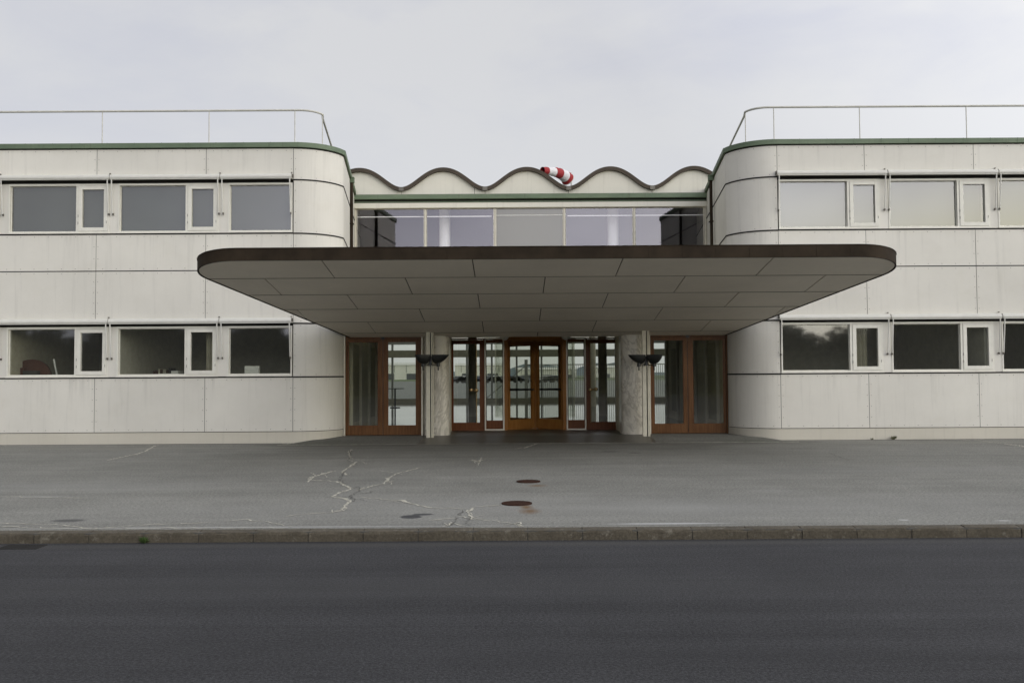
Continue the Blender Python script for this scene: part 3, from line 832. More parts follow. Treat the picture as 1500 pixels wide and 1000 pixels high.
# recessed middle entrance
def single_door(pxa, pxb, hp):
    x0, x1 = X(pxa, DC), X(pxb, DC)
    bb, gg = leaf(x0+.03, x1-.03, FZ+.01, 2.40, DC, None, .095, .095, .10, .19, .05)
    b = MB(); frame_ring(b, x0, x1, FZ, 2.44, .03, DC-.05, DC+.05)
    d = b.build('glazed_door', M['redwood'], bld, world=B)
    bb.build('door_leaf', M['redwood'], d, world=B, bev=.004); gg.build('pane', M['doorglass'], d, world=B)
    h = MB(); hx = X(hp, DC); hs = 1 if hp > 750 else -1
    h.tube([(hx, DC-.09, .28), (hx, DC-.09, 2.3)], .008, 8)
    h.lathe([(.0001, -.05), (.045, -.035), (.055, 0), (.045, .035), (.0001, .05)], 14, (hx, DC-.10, 1.12)); h.lathe([(.0001, -.05), (.045, -.035), (.055, 0), (.045, .035), (.0001, .05)], 14, (hx+hs*.14, DC-.08, 1.13))
    h.tube([(hx, DC-.09, 1.12), (hx+hs*.14, DC-.08, 1.13)], .02, 8)
    h.build('handle', M['brass'], d, world=B)
single_door(657, 709.5, 697.8); single_door(857.8, 911, 864)
def sidelight(pxa, pxb):
    x0, x1 = X(pxa, DC), X(pxb, DC); b = MB(); frame_ring(b, x0, x1, FZ, 2.45, .032, DC-.06, DC+.03)
    d = b.build('sidelight', M['trim'], bld, world=B)
    b = MB(); b.box(x0+.034, x1-.034, DC-.02, DC+.015, FZ+.034, .35); b.build('wood_panel', M['redwood'], d, world=B)
    b = MB(); b.box(x0+.034, x1-.034, DC-.02, DC+.015, 2.33, 2.41); b.build('wood_panel', M['redwood'], d, world=B)
    g = MB(); pane(g, x0+.034, x1-.034, DC, .35, 2.33); g.build('pane', M['doorglass'], d, world=B)
    g = MB()
    g.box(x0+.034, x0+.05, DC-.02, DC+.01, .35, 2.33); g.box(x1-.05, x1-.034, DC-.02, DC+.01, .35, 2.33); g.build('inner_stile', M['dark'], d, world=B)
sidelight(709.6, 738.3); sidelight(829, 857.6)
# revolving door
rx = (X(741, DC)+X(827.5, DC))/2; RVR = 1.02; ry = DC+.76
b = MB()
b.box(X(738.4, DC), X(743.4, DC), DC-.04, DC+.05, FZ, 2.36); b.box(X(824, DC), X(828.9, DC), DC-.04, DC+.05, FZ, 2.36)
b.box(X(738.4, DC), X(828.9, DC), DC-.05, DC+.05, 2.36, 2.47)
b.lathe([(RVR+.08, 2.40), (RVR+.08, 2.47), (.001, 2.47), (.001, 2.41), (RVR+.08, 2.40)], 32, (rx, ry, 0))
rev = b.build('revolving_door', M['orange'], bld, world=B)
b = MB(); b.tube([(rx, ry, FZ), (rx, ry, 2.40)], .035, 12); b.build('centre_post', M['orange'], rev, world=B)
for ang in (225, 315, 45, 135):
    a = R(ang); ca, sa = math.cos(a), math.sin(a)
    def W(r, off, z): return (rx+ca*r-sa*off, ry+sa*r+ca*off, z)
    def slabw(b, r0, r1, z0, z1, th=.02):
        vs = [W(r, o, z) for z in (z0, z1) for o in (-th, th) for r in (r0, r1)]
        b.add(vs, [(0, 2, 3, 1), (4, 5, 7, 6), (0, 1, 5, 4), (2, 6, 7, 3), (0, 4, 6, 2), (1, 3, 7, 5)])
    b = MB(); slabw(b, .05, .15, FZ+.006, 2.38); slabw(b, RVR-.08, RVR, FZ+.006, 2.38); slabw(b, .15, RVR-.08, 2.27, 2.38, .018); slabw(b, .15, RVR-.08, FZ+.006, .36, .018)
    b.build('wing', M['orange'], rev, world=B)
    b = MB(); b.add([W(.15, 0, .36), W(RVR-.08, 0, .36), W(RVR-.08, 0, 2.27), W(.15, 0, 2.27)], [(0, 1, 2, 3)]); b.build('pane', M['doorglass'], rev, world=B)
    b = MB(); b.tube([W(.12, .05, 1.12), W(RVR-.05, .05, 1.12)], .022, 8); b.build('push_bar', M['black'], rev, world=B)
for sg in (-1, 1):                                                   # curved drum glass at either side
    g = MB(); vs = []; fs = []
    for k in range(13):
        t = (math.pi if sg < 0 else 0)+R(-42+84*k/12)
        vs += [(rx+(RVR+.04)*math.cos(t), ry+(RVR+.04)*math.sin(t), FZ+.3), (rx+(RVR+.04)*math.cos(t), ry+(RVR+.04)*math.sin(t), 2.38)]
    for k in range(12): fs.append((2*k, 2*k+2, 2*k+3, 2*k+1))
    g.add(vs, fs, 0, True); g.build('drum_glass', M['doorglass'], rev, world=B)
for pxl in (739.2, 828.6):                                          # opal dome lamps over the white posts
    d = MB(); d.lathe([(.0001, -.075), (.05, -.065), (.085, -.03), (.10, .0), (.10, .03)], 18, (X(pxl, DC-.15), DC-.15, 2.455)); d.build('dome_light', M['white'], bld, world=B)

# ------------------------------------------------------------------ wave-roofed hall
DG = 25.85; SC = DG/F; KZ = DG/24.1
def zz(z): return CAMZ+(z-CAMZ)*KZ
hall = MB()
px_crest = 773.2; WL = 123.1*SC
def wave(x):
    xc = (px_crest-750)*SC; ph = 2*math.pi*(x-xc)/WL
    return zz(6.772+.262*math.cos(ph)-.02*math.cos(2*ph))
xa, xb = XC-5.3, XC+5.3
NX = 150; xsn = [xa+(xb-xa)*i/NX for i in range(NX+1)]
gw = MB(); n = len(xsn)
vs = []
for x in xsn: vs += [(x, DG, zz(6.36)), (x, DG, wave(x)-.02), (x, DG+.1, zz(6.36)), (x, DG+.1, wave(x)-.02)]
fs = []
for i in range(n-1):
    a, c = 4*i, 4*i+4; fs += [(a, c, c+1, a+1), (a+2, a+3, c+3, c+2), (a, a+2, c+2, c)]
gw.add(vs, fs)
gable = gw.build('wave_gable', M['gable'], bld, world=B)
gj = MB()
for k in (-2, -1, 0, 1):
    x = (px_crest-750)*SC+WL*(k+.5); gj.box(x-.004, x+.004, DG-.003, DG-.001, zz(6.36), wave(x)-.02)
gj.box((696-750)*SC-.006, (696-750)*SC+.006, DG-.003, DG-.001, zz(6.36), zz(6.55))
gj.build('gable_joint', M['joint'], bld, world=B)
rf = MB(); vs = []
def nrm(x):
    e = .002; dz = (wave(x+e)-wave(x-e))/(2*e); l = math.hypot(1, dz); return -dz/l, 1/l
for x in xsn:
    nx, nz = nrm(x); z = wave(x)
    for y in (DG-.10, 37.5): vs += [(x-nx*.045, y, z-nz*.045), (x+nx*.06, y, z+nz*.06)]
fs = []
for i in range(n-1):
    a, c = 4*i, 4*i+4
    fs += [(a, c, c+1, a+1), (a+1, c+1, c+3, a+3), (a, a+2, c+2, c), (a+2, a+3, c+3, c+2)]
rf.add(vs, fs, 0, True)
ro = rf.build('wave_roof', M['brown'], bld, world=B, sharp=60)
for k in (-2, -1, 0, 1, 2):
    x = (px_crest-750)*SC+WL*(k+.5)
    if xa+.2 < x < xb-.2: sp = MB(); sp.box(x-.07, x+.07, DG-.12, DG-.05, wave(x)-.055, wave(x)+.05); sp.build('valley_spout', M['hinge'], bld, world=B)
# eaves: copper gutter, dark gap, white beam
e_ = MB(); e_.box(xa+.1, xb-.1, DG-.16, DG+.05, zz(6.215), zz(6.335))
for k in range(-6, 7): e_.box(XC+k*.9-.05, XC+k*.9-.04, DG-.163, DG-.15, zz(6.213), zz(6.338))
e_.box(xa+.1, xb-.1, DG-.06, DG+.05, zz(6.135), zz(6.165))
# the gutter returns along the right-hand side wall
e_.build('eaves_gutter', M['copper'], bld, world=B)
e_ = MB(); e_.box(xa+.1, xb-.1, DG-.03, DG+.06, zz(6.165), zz(6.215)); e_.box(xa+.1, xb-.1, DG-.04, DG+.06, zz(6.335), zz(6.36)); e_.box(xa+.1, xb-.1, DG-.04, DG+.06, zz(6.118), zz(6.135)); e_.build('eaves_gap', M['joint'], bld, world=B)
e_ = MB(); e_.box(xa+.1, xb-.1, DG-.09, DG+.06, zz(5.985), zz(6.118)); e_.build('eaves_beam', M['gable'], bld, world=B)
# clerestory glazing: frame with five lights
mull = [(px-750)*SC for px in (520.8, 623.5, 726, 828, 930.8, 1035.2)]
wf = MB(); z0, z1 = 3.1, zz(5.985)
wf.box(mull[0]-.035, mull[-1]+.035, DG-.03, DG+.05, z1-.03, z1); wf.box(mull[0]-.035, mull[-1]+.035, DG-.03, DG+.05, z0, z0+.05)
for i, m_ in enumerate(mull): wf.box(m_-.042, m_+.042, DG-.035, DG+.05, z0+.05, z1-.03)
cl = wf.build('clerestory_window', M['trim'], bld, world=B)
mj = MB()
for m_ in mull: mj.box(m_-.022, m_-.014, DG-.038, DG-.0352, z0+.05, z1-.03); mj.box(m_+.022, m_+.03, DG-.038, DG-.0352, z0+.05, z1-.03)
mj.box(mull[0], mull[-1], DG-.033, DG-.0305, z1-.03, z1-.018)
mj.build('mullion_shadow_gap', M['brown'], cl, world=B)
for i in range(5):
    g = MB(); a, c = mull[i]+.042, mull[i+1]-.042; tl = random.uniform(-.004, .004)
    g.quad((a, DG+tl, z0+.05), (c, DG-tl, z0+.05), (c, DG-tl, z1-.03), (a, DG+tl, z1-.03))
    o = g.build('pane', M['blindglass' if i == 2 else 'hallglass'], cl, world=B)
hb = MB(); hb.box(mull[0], mull[2]-.1, DG+.10, DG+.115, zz(5.765), zz(5.79)); hb.box(mull[3]+.1, mull[-1], DG+.10, DG+.115, zz(5.765), zz(5.79))
hb.box(mull[2], mull[3], DG-.012, DG-.006, zz(5.775), zz(5.787)); hb.build('blind_rail', M['white'], cl, world=B)
# wall jambs between glazing and the wings
jb = MB(); jb.box(XC-5.3, mull[0]-.035, DG-.01, DG+.1, 3.0, zz(6.118)); jb.box(mull[-1]+.035, XC+5.3, DG-.01, DG+.1, 3.0, zz(6.118)); jb.build('hall_jamb', M['trim'], bld, world=B)
# downpipes with hopper heads
for sg, px in ((-1, 516.6), (1, 1042.5)):
    Y = 23.70; x = X(px, Y*1.008)
    p = MB(); p.tube([(x, Y, 3.0), (x, Y, 6.60)], .042, 12); p.box(x-.05, x+.05, Y-.05, Y+.1, 5.5, 5.53)
    dp = p.build('downpipe', M['bronze'], bld, world=B)
    p = MB(); p.box(x-.065, x+.065, Y-.07, Y+.07, 6.60, 6.72); p.box(x-.072, x+.072, Y-.08, Y+.08, 6.72, 6.74); p.build('hopper', M['copper'], dp, world=B)
# interior of the hall
h = MB()
h.box(-9.0, 10, 23.3, 48.2, -.05, FZ); h.build('hall_floor', M['floor'], bld, world=B)
fx = MB(); fx.box(XC-4.55, X(657, DW)-.05, DW+.1, 23.3, -.05, FZ-.004); fx.box(X(910, DW)+.05, XC+4.55, DW+.1, 23.3, -.05, FZ-.004); fx.build('lobby_floor', M['floor'], bld, world=B)
h = MB()
h.box(-9.0, 10, 25.96, 37.5, 3.3, 3.45)                              # gallery floor / ceiling of the ground floor
h.box(-9.2, -9.0, 29.4, 48.2, 0, 6.8); h.box(10, 10.2, 29.4, 48.2, 0, 6.8)
h.box(-9.0, XC-4.5, 28.4, 28.6, FZ, 3.3); h.box(XC+4.5, 10, 29.6, 29.8, FZ, 3.3)
h.box(XC-4.72, XC-4.56, DW+.12, 28.4, FZ, 3.3); h.box(XC+4.56, XC+4.72, DW+.12, 29.6, FZ, 3.3)
h.box(-9.0, 10, 25.96, 26.06, 3.0, 3.3)
h.build('hall_wall', M['hallpaint'], bld, world=B)
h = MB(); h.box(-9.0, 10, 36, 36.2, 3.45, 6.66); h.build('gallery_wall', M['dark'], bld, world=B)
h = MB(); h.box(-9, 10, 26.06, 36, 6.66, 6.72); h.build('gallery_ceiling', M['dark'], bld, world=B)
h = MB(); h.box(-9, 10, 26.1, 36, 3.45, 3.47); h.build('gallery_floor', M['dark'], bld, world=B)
for px in (653, 898):
    c = MB(); xx = X(px, 27.3); c.tube([(xx, 27.0, 3.45), (xx, 27.0, 6.66)], .163, 24); c.build('gallery_column', M['white'], bld, world=B)
for xx, yy in ((-1.78, 40.5), (3.6, 40.5), (-1.36, 31), (3.1, 31)):
    c = MB(); c.tube([(xx, yy, FZ), (xx, yy, 3.3)], .15, 20); c.build('hall_column', M['hallpaint'], bld, world=B)
for sg, D2 in ((-1, 28.4), (1, 29.6)):                               # glazed screens lining the lobby
    for k in range(5):
        yy = DW+.9+k*1.35; x = XC+sg*4.55
        c = MB(); c.box(min(x, x-sg*.07), max(x, x-sg*.07), yy, yy+.09, FZ, 3.0); c.build('screen_post', M['trim'], bld, world=B)
        c = MB(); c.box(min(x, x-sg*.03), max(x, x-sg*.03), yy+.2, yy+1.15, .35, 2.3); c.build('screen_panel', M['hallpaint' if k % 2 else 'roomcream'], bld, world=B)
rl = MB()  # rear glass roof added to bring daylight into the dark hall
for k in range(9): rl.box(-9, 10, 37.5+k*1.3-.04, 37.5+k*1.3+.04, 6.62, 6.72)
for k in range(8): rl.box(-9+k*2.7-.03, -9+k*2.7+.03, 37.46, 48.0, 6.625, 6.70)
rlo = rl.build('added_roof_light', M['frame'], bld, world=B)
g = MB(); g.quad((-9, 37.5, 6.69), (10, 37.5, 6.69), (10, 48, 6.69), (-9, 48, 6.69)); g.build('pane', M['doorglass'], rlo, world=B)
# glazed rear wall of the hall
DB = 48.0
rw = MB(); rw.box(-9, 10, DB-.1, DB+.1, 3.17, 3.3); rw.box(-9, 10, DB-.12, DB+.12, 2.48, 2.86, 1); rw.box(-9, 10, DB-.1, DB+.1, FZ, .30, 1)
bx = [-9+1.32*k for k in range(15)]
for x in bx:
    rw.box(x-.05, x+.05, DB-.08, DB+.08, .30, 2.48); rw.box(x-.05, x+.05, DB-.08, DB+.08, 2.86, 3.17)
rwo = rw.build('rear_glazing', [M['fence'], plain('rear_beam_paint', (.17, .165, .12), .7)], bld, world=B)
g = MB(); pane(g, -9, 10, DB, .3, 2.48); pane(g, -9, 10, DB, 2.86, 3.17); g.build('pane', M['doorglass'], rwo, world=B)
rw = MB(); rw.box(-9, 10, DB-.1, DB+.1, 3.3, 6.8); rw.build('rear_wall', M['gable'], bld, world=B)

# ------------------------------------------------------------------ lamps on the steel columns
def bowl(L, W_, H, ang, c, pw=2.0):
    """quarter-dish shade: flat back at the column, rim level, running outward to a tip"""
    b = MB(); N, K = 14, 12; vs = []
    for shell in (1.0, .93):
        for i in range(N+1):
            t = i/N; x = .06+L*t
            w = W_*math.sqrt(max(0, 1-t**2.4)); hh = H*(1-t**pw)**.85*(.75+.25*min(1, t/.15)) if t < 1 else 0
            for k in range(K+1):
                a = math.pi*k/K
                vs.append((x, -w*math.cos(a)*shell, -hh*math.sin(a)*shell))
    fs = []
    for s_ in range(2):
        o = s_*(N+1)*(K+1)
        for i in range(N):
            for k in range(K): fs.append((o+i*(K+1)+k, o+i*(K+1)+k+1, o+(i+1)*(K+1)+k+1, o+(i+1)*(K+1)+k))
        fs.append(tuple(o+k for k in range(K+1)))
    rotm = Matrix.Rotation(ang, 4, 'Z'); b.add([rotm @ Vector(p)+Vector(c) for p in vs], fs, 0, True)
    return b
def lamp(px, inner, label):
    x = X(px, 20.72); Y = 20.70
    e = empty('column_lamp', (x, Y, FZ), label, 'lamp', 'black twin uplighters on the entrance columns')
    zr = at(px, 519.5, Y).z-FZ
    for d, ang, L, pw in ((inner, -12, .38, 2.0), (-inner, -40, .34, 3.4)):
        a = R(ang) if d > 0 else math.pi-R(ang)
        bowl(L, .12, .225, a, (d*.01, -.06, zr), pw).build('shade', M['black'], e, sharp=50)
        rx_, ry_ = math.cos(a)*.17+d*.02, math.sin(a)*.17-.06
        s_ = MB(); s_.tube([(rx_, ry_, zr-.27), (rx_, ry_, zr-.19)], .042, 12); s_.tube([(rx_, ry_, zr-.36), (rx_, ry_, zr-.27)], .016, 8)
        s_.tube([(rx_, ry_, zr-.24), (d*.06, -.05, zr-.24), (d*.02, .0, zr-.20)], .01, 6); s_.build('lamp_holder', M['black'], e)
    s_ = MB(); s_.box(-.03, .03, -.05, .05, zr-.24, zr-.04); s_.build('bracket', M['black'], e)
lamp(630.5, 1, 'black twin-bowl uplighter on the cream column beside the left-hand wooden door')
lamp(946.5, -1, 'black twin-bowl uplighter on the cream column beside the right-hand wooden door')

# ------------------------------------------------------------------ beyond the hall
g = MB(); g.box(-300, 300, 48.6, 260, -.2, .06); tag(g.build('apron', M['apron']), kind='structure')
g = MB(); g.box(-1500, 1500, 261, 900, -.25, .1); tag(g.build('grass', M['grass']), kind='structure')
hl = MB(); vs = []; N = 120
for i in range(N+1):
    x = -3000+6000*i/N; hgt = 28+20*math.sin(i*.31)+16*math.sin(i*.83+1)+8*math.sin(i*2.1); vs += [(x, 3600, -5), (x, 3800, max(12, hgt)), (x, 4300, -5)]
hl.add(vs, [f_ for i in range(N) for f_ in ((3*i, 3*i+3, 3*i+4, 3*i+1), (3*i+1, 3*i+4, 3*i+5, 3*i+2))]); tag(hl.build('hills', M['hill']), kind='structure')
def hangar(x, y, w, d, h, label):
    e = empty('hangar', (x, y, 0), label, 'hangar', 'white airfield buildings seen through the hall')
    b = MB(); b.box(-w/2, w/2, 0, d, -.2, h); b.build('wall', M['hangar'], e)
    b = MB(); b.add([(-w/2-.4, -.4, h), (w/2+.4, -.4, h), (w/2+.4, d/2, h+1.2), (-w/2-.4, d/2, h+1.2), (w/2+.4, d, h), (-w/2-.4, d, h)], [(0, 1, 2, 3), (3, 2, 4, 5), (0, 3, 5), (1, 4, 2)]); b.build('roof', M['hangar'], e)
    n = int(w/9)
    for k in range(n):
        xx = -w/2+w*(k+.5)/n; b = MB(); b.box(xx-2.4, xx+2.4, -.12, .05, 0, h*.42); b.build('gate', M['hangardark'], e)
    b = MB()
    for k in range(n*2): xx = -w/2+w*(k+.5)/n/2; b.box(xx-.12, xx+.12, -.1, .05, h*.5, h)
    b.build('pilaster', M['fence'], e)
hangar(-47, 380, 40, 25, 6.2, 'long white hangar with dark gates, seen through the left-hand wooden door')
hangar(-14, 395, 22, 25, 6.0, 'white hangar with dark gates seen through the glazed door left of the revolving door')
hangar(16, 420, 28, 25, 4.2, 'low white airfield building seen through the revolving door behind the fence')
hangar(48, 410, 24, 25, 4.8, 'pale airfield building seen through the glazed door to the right of the revolving door')
fe = empty('perimeter_fence', (6, 55, .06), 'tall grey bar fence on the apron, seen through the revolving door', 'fence')
b = MB()
for k in range(92): x = -5.1+k*.125; b.box(x-.014, x+.014, -.014, .014, .08, 2.05)
b.build('bars', M['fence'], fe)
b = MB(); b.box(-5.1, 6.3, -.03, .03, 2.05, 2.11); b.box(-5.1, 6.3, -.03, .03, .05, .11); b.box(-5.1, 6.3, -.025, .025, 1.25, 1.29); b.build('rail', M['fence'], fe)
for x in (-5.15, -1.4, 2.4, 6.3):
    b = MB(); b.box(x-.1, x+.1, -.08, .08, 0, 2.4 if x < -5 else 2.15); b.build('post', M['fence'], fe)
b = MB(); b.tube([(-5.2, 0, 2.0), (-7.6, .3, .05)], .03, 6); b.build('brace', M['fence'], fe)
# parked cars across the apron
def car(x, y, mat, label, rz=0):
    e = empty('parked_car', (x, y, .08), label, 'car', 'cars parked across the apron', rz)
    prof = [(-2.1, .3), (-2.1, .75), (-1.3, .85), (-.7, 1.38), (.8, 1.40), (1.5, .92), (2.1, .82), (2.15, .3)]
    b = MB(); n = len(prof); vs = [(px_, yy, zz) for yy in (-.85, .85) for px_, zz in prof]
    b.add(vs, [tuple(range(n)), tuple(reversed(range(n, 2*n)))]+[(i, (i+1) % n, n+(i+1) % n, n+i) for i in range(n)]); b.build('body', mat, e, bev=.05)
    b = MB(); b.add([(-1.1, -.86, .9), (1.3, -.86, .95), (.75, -.86, 1.32), (-.65, -.86, 1.30)], [(0, 1, 2, 3)]); b.build('side_window', M['hangardark'], e)
    for xx in (-1.3, 1.35):
        for yy in (-.8, .8):
            b = MB(); b.tube([(xx, yy-.1, .3), (xx, yy+.1, .3)], .31, 14); b.build('wheel', M['rubber'], e)
CL = [('carpaint', 'grey parked car'), ('cardark', 'dark blue parked car'), ('carwhite', 'white parked car')]
for i, px in enumerate((672, 679, 687, 696, 716, 724, 733, 746, 753, 763, 800, 808, 816)):
    m_, nm = CL[(i*2+i//3) % 3]; Y = 180
    car(X(px, Y), Y, M[m_], '%s far across the apron, %s from the left in its row' % (nm, ORD[i]))
# pedestal table in the hall
p = at(579, 590, 40)
e = empty('pedestal_table', (X(578.5, 40), 40, FZ), 'dark one-legged table in the hall behind the left-hand wooden door', 'table')
b = MB(); b.lathe([(.0001, .83), (.40, .83), (.42, .85), (.40, .87), (.0001, .87)], 24); b.build('tabletop', M['black'], e)
b = MB(); b.tube([(0, 0, .03), (0, 0, .83)], .035, 10); b.build('leg', M['black'], e)
b = MB(); b.lathe([(.24, 0), (.22, .03), (.0001, .04)], 20); b.build('base', M['black'], e)

# windsock behind the hall
DS = 60.0
WP = at(836, 262, DS)
e = empty('windsock', (WP.x+.05, DS, .06), 'red and white striped windsock above the wavy roof', 'windsock')
b = MB(); b.tube([(0, 0, 0), (0, 0, WP.z+.35)], .06, 10, radii=[.10, .055]); b.build('pole', M['carwhite'], e)
pts = [at(px, py, DS-k)-Vector((WP.x+.05, DS, .06)) for px, py, k in ((832.0, 263.2, .05), (829.6, 260.2, .2), (825.6, 257.0, .5), (820.3, 254.3, .9), (814, 252.3, 1.3), (807, 251.2, 1.6), (800, 250.2, 1.95), (794.5, 249.6, 2.2))]
fine = []
for a_, b_ in zip(pts, pts[1:]):
    for t in (0, .25, .5, .75): fine.append(a_.lerp(b_, t))
fine.append(pts[-1])
s_ = MB(); N = len(fine); rad = [DS/F*(9.6-4.9*(i/(N-1))) *(1+.05*math.sin(i*2.1)) for i in range(N)]
per = N/5.0
tmp = MB(); tmp.tube(fine, .3, 20, 0, False, rad)
fm = [int(((fi//20)/(N-1))*5) % 2 for fi in range(len(tmp.f))]
tmp.m = fm
so = tmp.build('sock', [M['red'], M['clothwhite']], e)
b = MB(); c0 = fine[0]; t0 = (fine[1]-fine[0]).normalized()
a1 = t0.cross(Vector((0, 0, 1))).normalized(); b1 = t0.cross(a1)
b.tube([c0+(a1*math.cos(k*math.pi/10)+b1*math.sin(k*math.pi/10))*rad[0] for k in range(21)], .025, 6); b.build('hoop', M['rail'], e)

# ------------------------------------------------------------------ things standing behind the ground-floor windows
e = empty('arched_chair_back', (X(44, 21.2), 21.25, .13), 'brown arched wooden chair back inside the leftmost ground-floor window', 'chair')
zt = at(44, 526, 21.25).z-.13
def arch(b, w, h, y0, y1, mi=0):
    pts = [(-w, 0)]+[(-w*math.cos(math.pi*k/20), h-.42+.42*math.sin(math.pi*k/20)) for k in range(21)]+[(w, 0)]
    n = len(pts); vs = [(x, y, z) for y in (y0, y1) for x, z in pts]; b.add(vs, [tuple(range(n)), tuple(reversed(range(n, 2*n)))]+[(i, (i+1) % n, n+(i+1) % n, n+i) for i in range(n)], mi)
b = MB(); arch(b, .47, zt, 0, .05); b.build('backrest', M['archwood'], e)
b = MB(); b.box(-.33, -.13, -.10, -.02, 0, zt-.20); b.build('side_panel', M['archwood'], e)
b = MB(); b.box(-.12, .22, -.14, -.02, .30, zt-.27); b.build('cushion', M['dark'], e)
p = at(83, 548, 20.9)
e = empty('wooden_stick', (p.x, 21.1, .13), 'pale stick leaning inside the leftmost ground-floor window beside the brown arch', 'stick')
q0 = at(83.5, 552, 21.1); q1 = at(78.5, 527, 21.1); dirv = (q0-q1)/(q1.z-q0.z); base = q0+dirv*(q0.z-.13)
b = MB(); b.tube([Vector((base.x-p.x, 0, 0)), Vector((q1.x-p.x, .02, q1.z-.13))], .02, 8); b.build('shaft', M['carton'], e); 
b = MB(); b.tube([Vector((q1.x-p.x, .02, q1.z-.13)), Vector((q1.x-p.x, .02, q1.z-.11))], .024, 8); b.build('knob', M['carton'], e)
p = at(369.5, 542, 20.85)
e = empty('paper_box', (p.x, 20.80, 1.50), 'pale paper box standing inside the ground-floor window nearest the left-hand wooden door', 'box')
b = MB(); b.box(-.17, .17, 0, .12, 0, .24); b.build('carton', M['carton'], e, bev=.015)
b = MB(); b.box(-.165, .165, .003, .117, .241, .249); b.build('lid', M['carton'], e)
e = empty('window_shelf', (p.x, 20.78, 0.13), 'low shelf below the ground-floor window nearest the left-hand wooden door', 'shelf')
b = MB(); b.box(-.6, .6, 0, .3, 1.33, 1.368); b.build('board', M['darkroom'], e)
b = MB(); b.box(-.58, -.54, .02, .28, 0, 1.33); b.box(.54, .58, .02, .28, 0, 1.33); b.build('side', M['darkroom'], e)
e = empty('office_shelf', (X(215, 22.6), 22.6, .13), 'dark shelf unit inside the ground-floor window third from the left-hand wooden door', 'shelf unit')
e['label'] = 'dark shelf unit inside the middle ground-floor window of the left wing'
b = MB()
for k in range(4): b.box(-.55, .55, 0, .35, .45*k, .45*k+.04)
b.build('shelf_board', M['dark'], e)
b = MB(); b.box(-.59, -.55, 0, .35, 0, 1.6); b.box(.55, .59, 0, .35, 0, 1.6); b.build('side', M['dark'], e)
b = MB(); rr = random.Random(5); x = -.5
while x < .5:
    w_ = rr.uniform(.03, .08); b.box(x, x+w_-.004, .05, .3, 1.392, 1.392+rr.uniform(.14, .2), rr.randrange(3)); x += w_
b.build('folders', [M['archwood'], M['roomcream'], M['hallpaint']], e)
e = empty('office_desk', (X(235, 21.5), 21.5, .13), 'pale desk edge with papers inside the middle ground-floor window of the left wing', 'desk')
b = MB(); b.box(-.7, .7, -.3, .3, 1.36, 1.40); b.build('desktop', M['roomcream'], e)
b = MB(); b.box(-.66, -.60, -.28, .28, 0, 1.36); b.box(.60, .66, -.28, .28, 0, 1.36); b.build('leg_panel', M['dark'], e)
b = MB(); b.box(-.5, -.2, -.2, .05, 1.402, 1.43); b.box(.05, .3, -.15, .1, 1.402, 1.46); b.box(.33, .5, -.2, .1, 1.402, 1.52); b.build('papers', M['carton'], e)
# curtains
def curtain(px0, px1, label):
    xa_, xb_ = X(px0, 20.9), X(px1, 20.9); e = empty('curtain', ((xa_+xb_)/2, 20.9, 1.2), label, 'curtain')
    b = MB(); vs = []; n = 24
    for i in range(n+1):
        t = i/n; x = (xa_-xb_)/2+(xb_-xa_)*t; y = .03*math.sin(t*22); vs += [(x, y, 0), (x, y, 1.6), (x, y+.006, 1.6), (x, y+.006, 0)]
    b.add(vs, [(4*i+k, 4*i+(k+1) % 4, 4*i+4+(k+1) % 4, 4*i+4+k) for i in range(n) for k in range(4)], 0, True); b.build('cloth', M['roomcream'], e)
    b = MB(); b.tube([((xa_-xb_)/2-.1, 0, 1.62), ((xb_-xa_)/2+.1, 0, 1.62)], .012, 8); b.build('rod', M['hinge'], e)
curtain(302, 320, 'cream curtain drawn to one side inside the middle ground-floor window of the left wing')
curtain(1250, 1270, 'cream curtain drawn to one side inside the ground-floor window to the right of the canopy')

# ------------------------------------------------------------------ woodland behind the photographer, seen only as a reflection
b = MB(); rr = random.Random(3)
def wtop(x): return 7.0+.9*math.sin(x*.19)+.7*math.sin(x*.53+1)+.5*math.sin(x*1.3)-1.9*math.exp(-((x+22)/4.5)**2)-1.0*math.exp(-((x-27)/4.5)**2)
for i in range(12000):
    x = rr.uniform(-85, 85); top = wtop(x)
    z = top*rr.random()**.6; y = -42+rr.uniform(-3, 3)*(1-.4*z/top); s_ = rr.uniform(.22, .5)
    a = rr.uniform(0, 6.28); t = rr.uniform(-.6, .6)
    u_ = Vector((math.cos(a), math.sin(a), 0))*s_; v_ = Vector((-math.sin(a)*math.sin(t), math.cos(a)*math.sin(t), math.cos(t)))*s_
    c = Vector((x, y, z)); b.add([c-u_, c-v_*.6, c+u_, c+v_*.6], [(0, 1, 2, 3)])
N = 170; vs = []                                                    # dense undergrowth core
for i in range(N+1):
    x = -85+i; h_ = wtop(x)*.88; vs += [(x, -41, -.3), (x, -42, h_), (x, -43, -.3)]
b.add(vs, [f_ for i in range(N) for f_ in ((3*i, 3*i+3, 3*i+4, 3*i+1), (3*i+1, 3*i+4, 3*i+5, 3*i+2))])
for i in range(70):
    x = rr.uniform(-85, 85); b.tube([(x, -42, -.3), (x+rr.uniform(-.4, .4), -42, wtop(x)+rr.uniform(.3, 1.5))], .1, 5, 1, radii=[.16, .03])
tag(b.build('woodland', [M['tree'], M['bark']]), 'dark bushy woodland across the road, reflected in the ground-floor windows', 'woodland', kind='stuff')

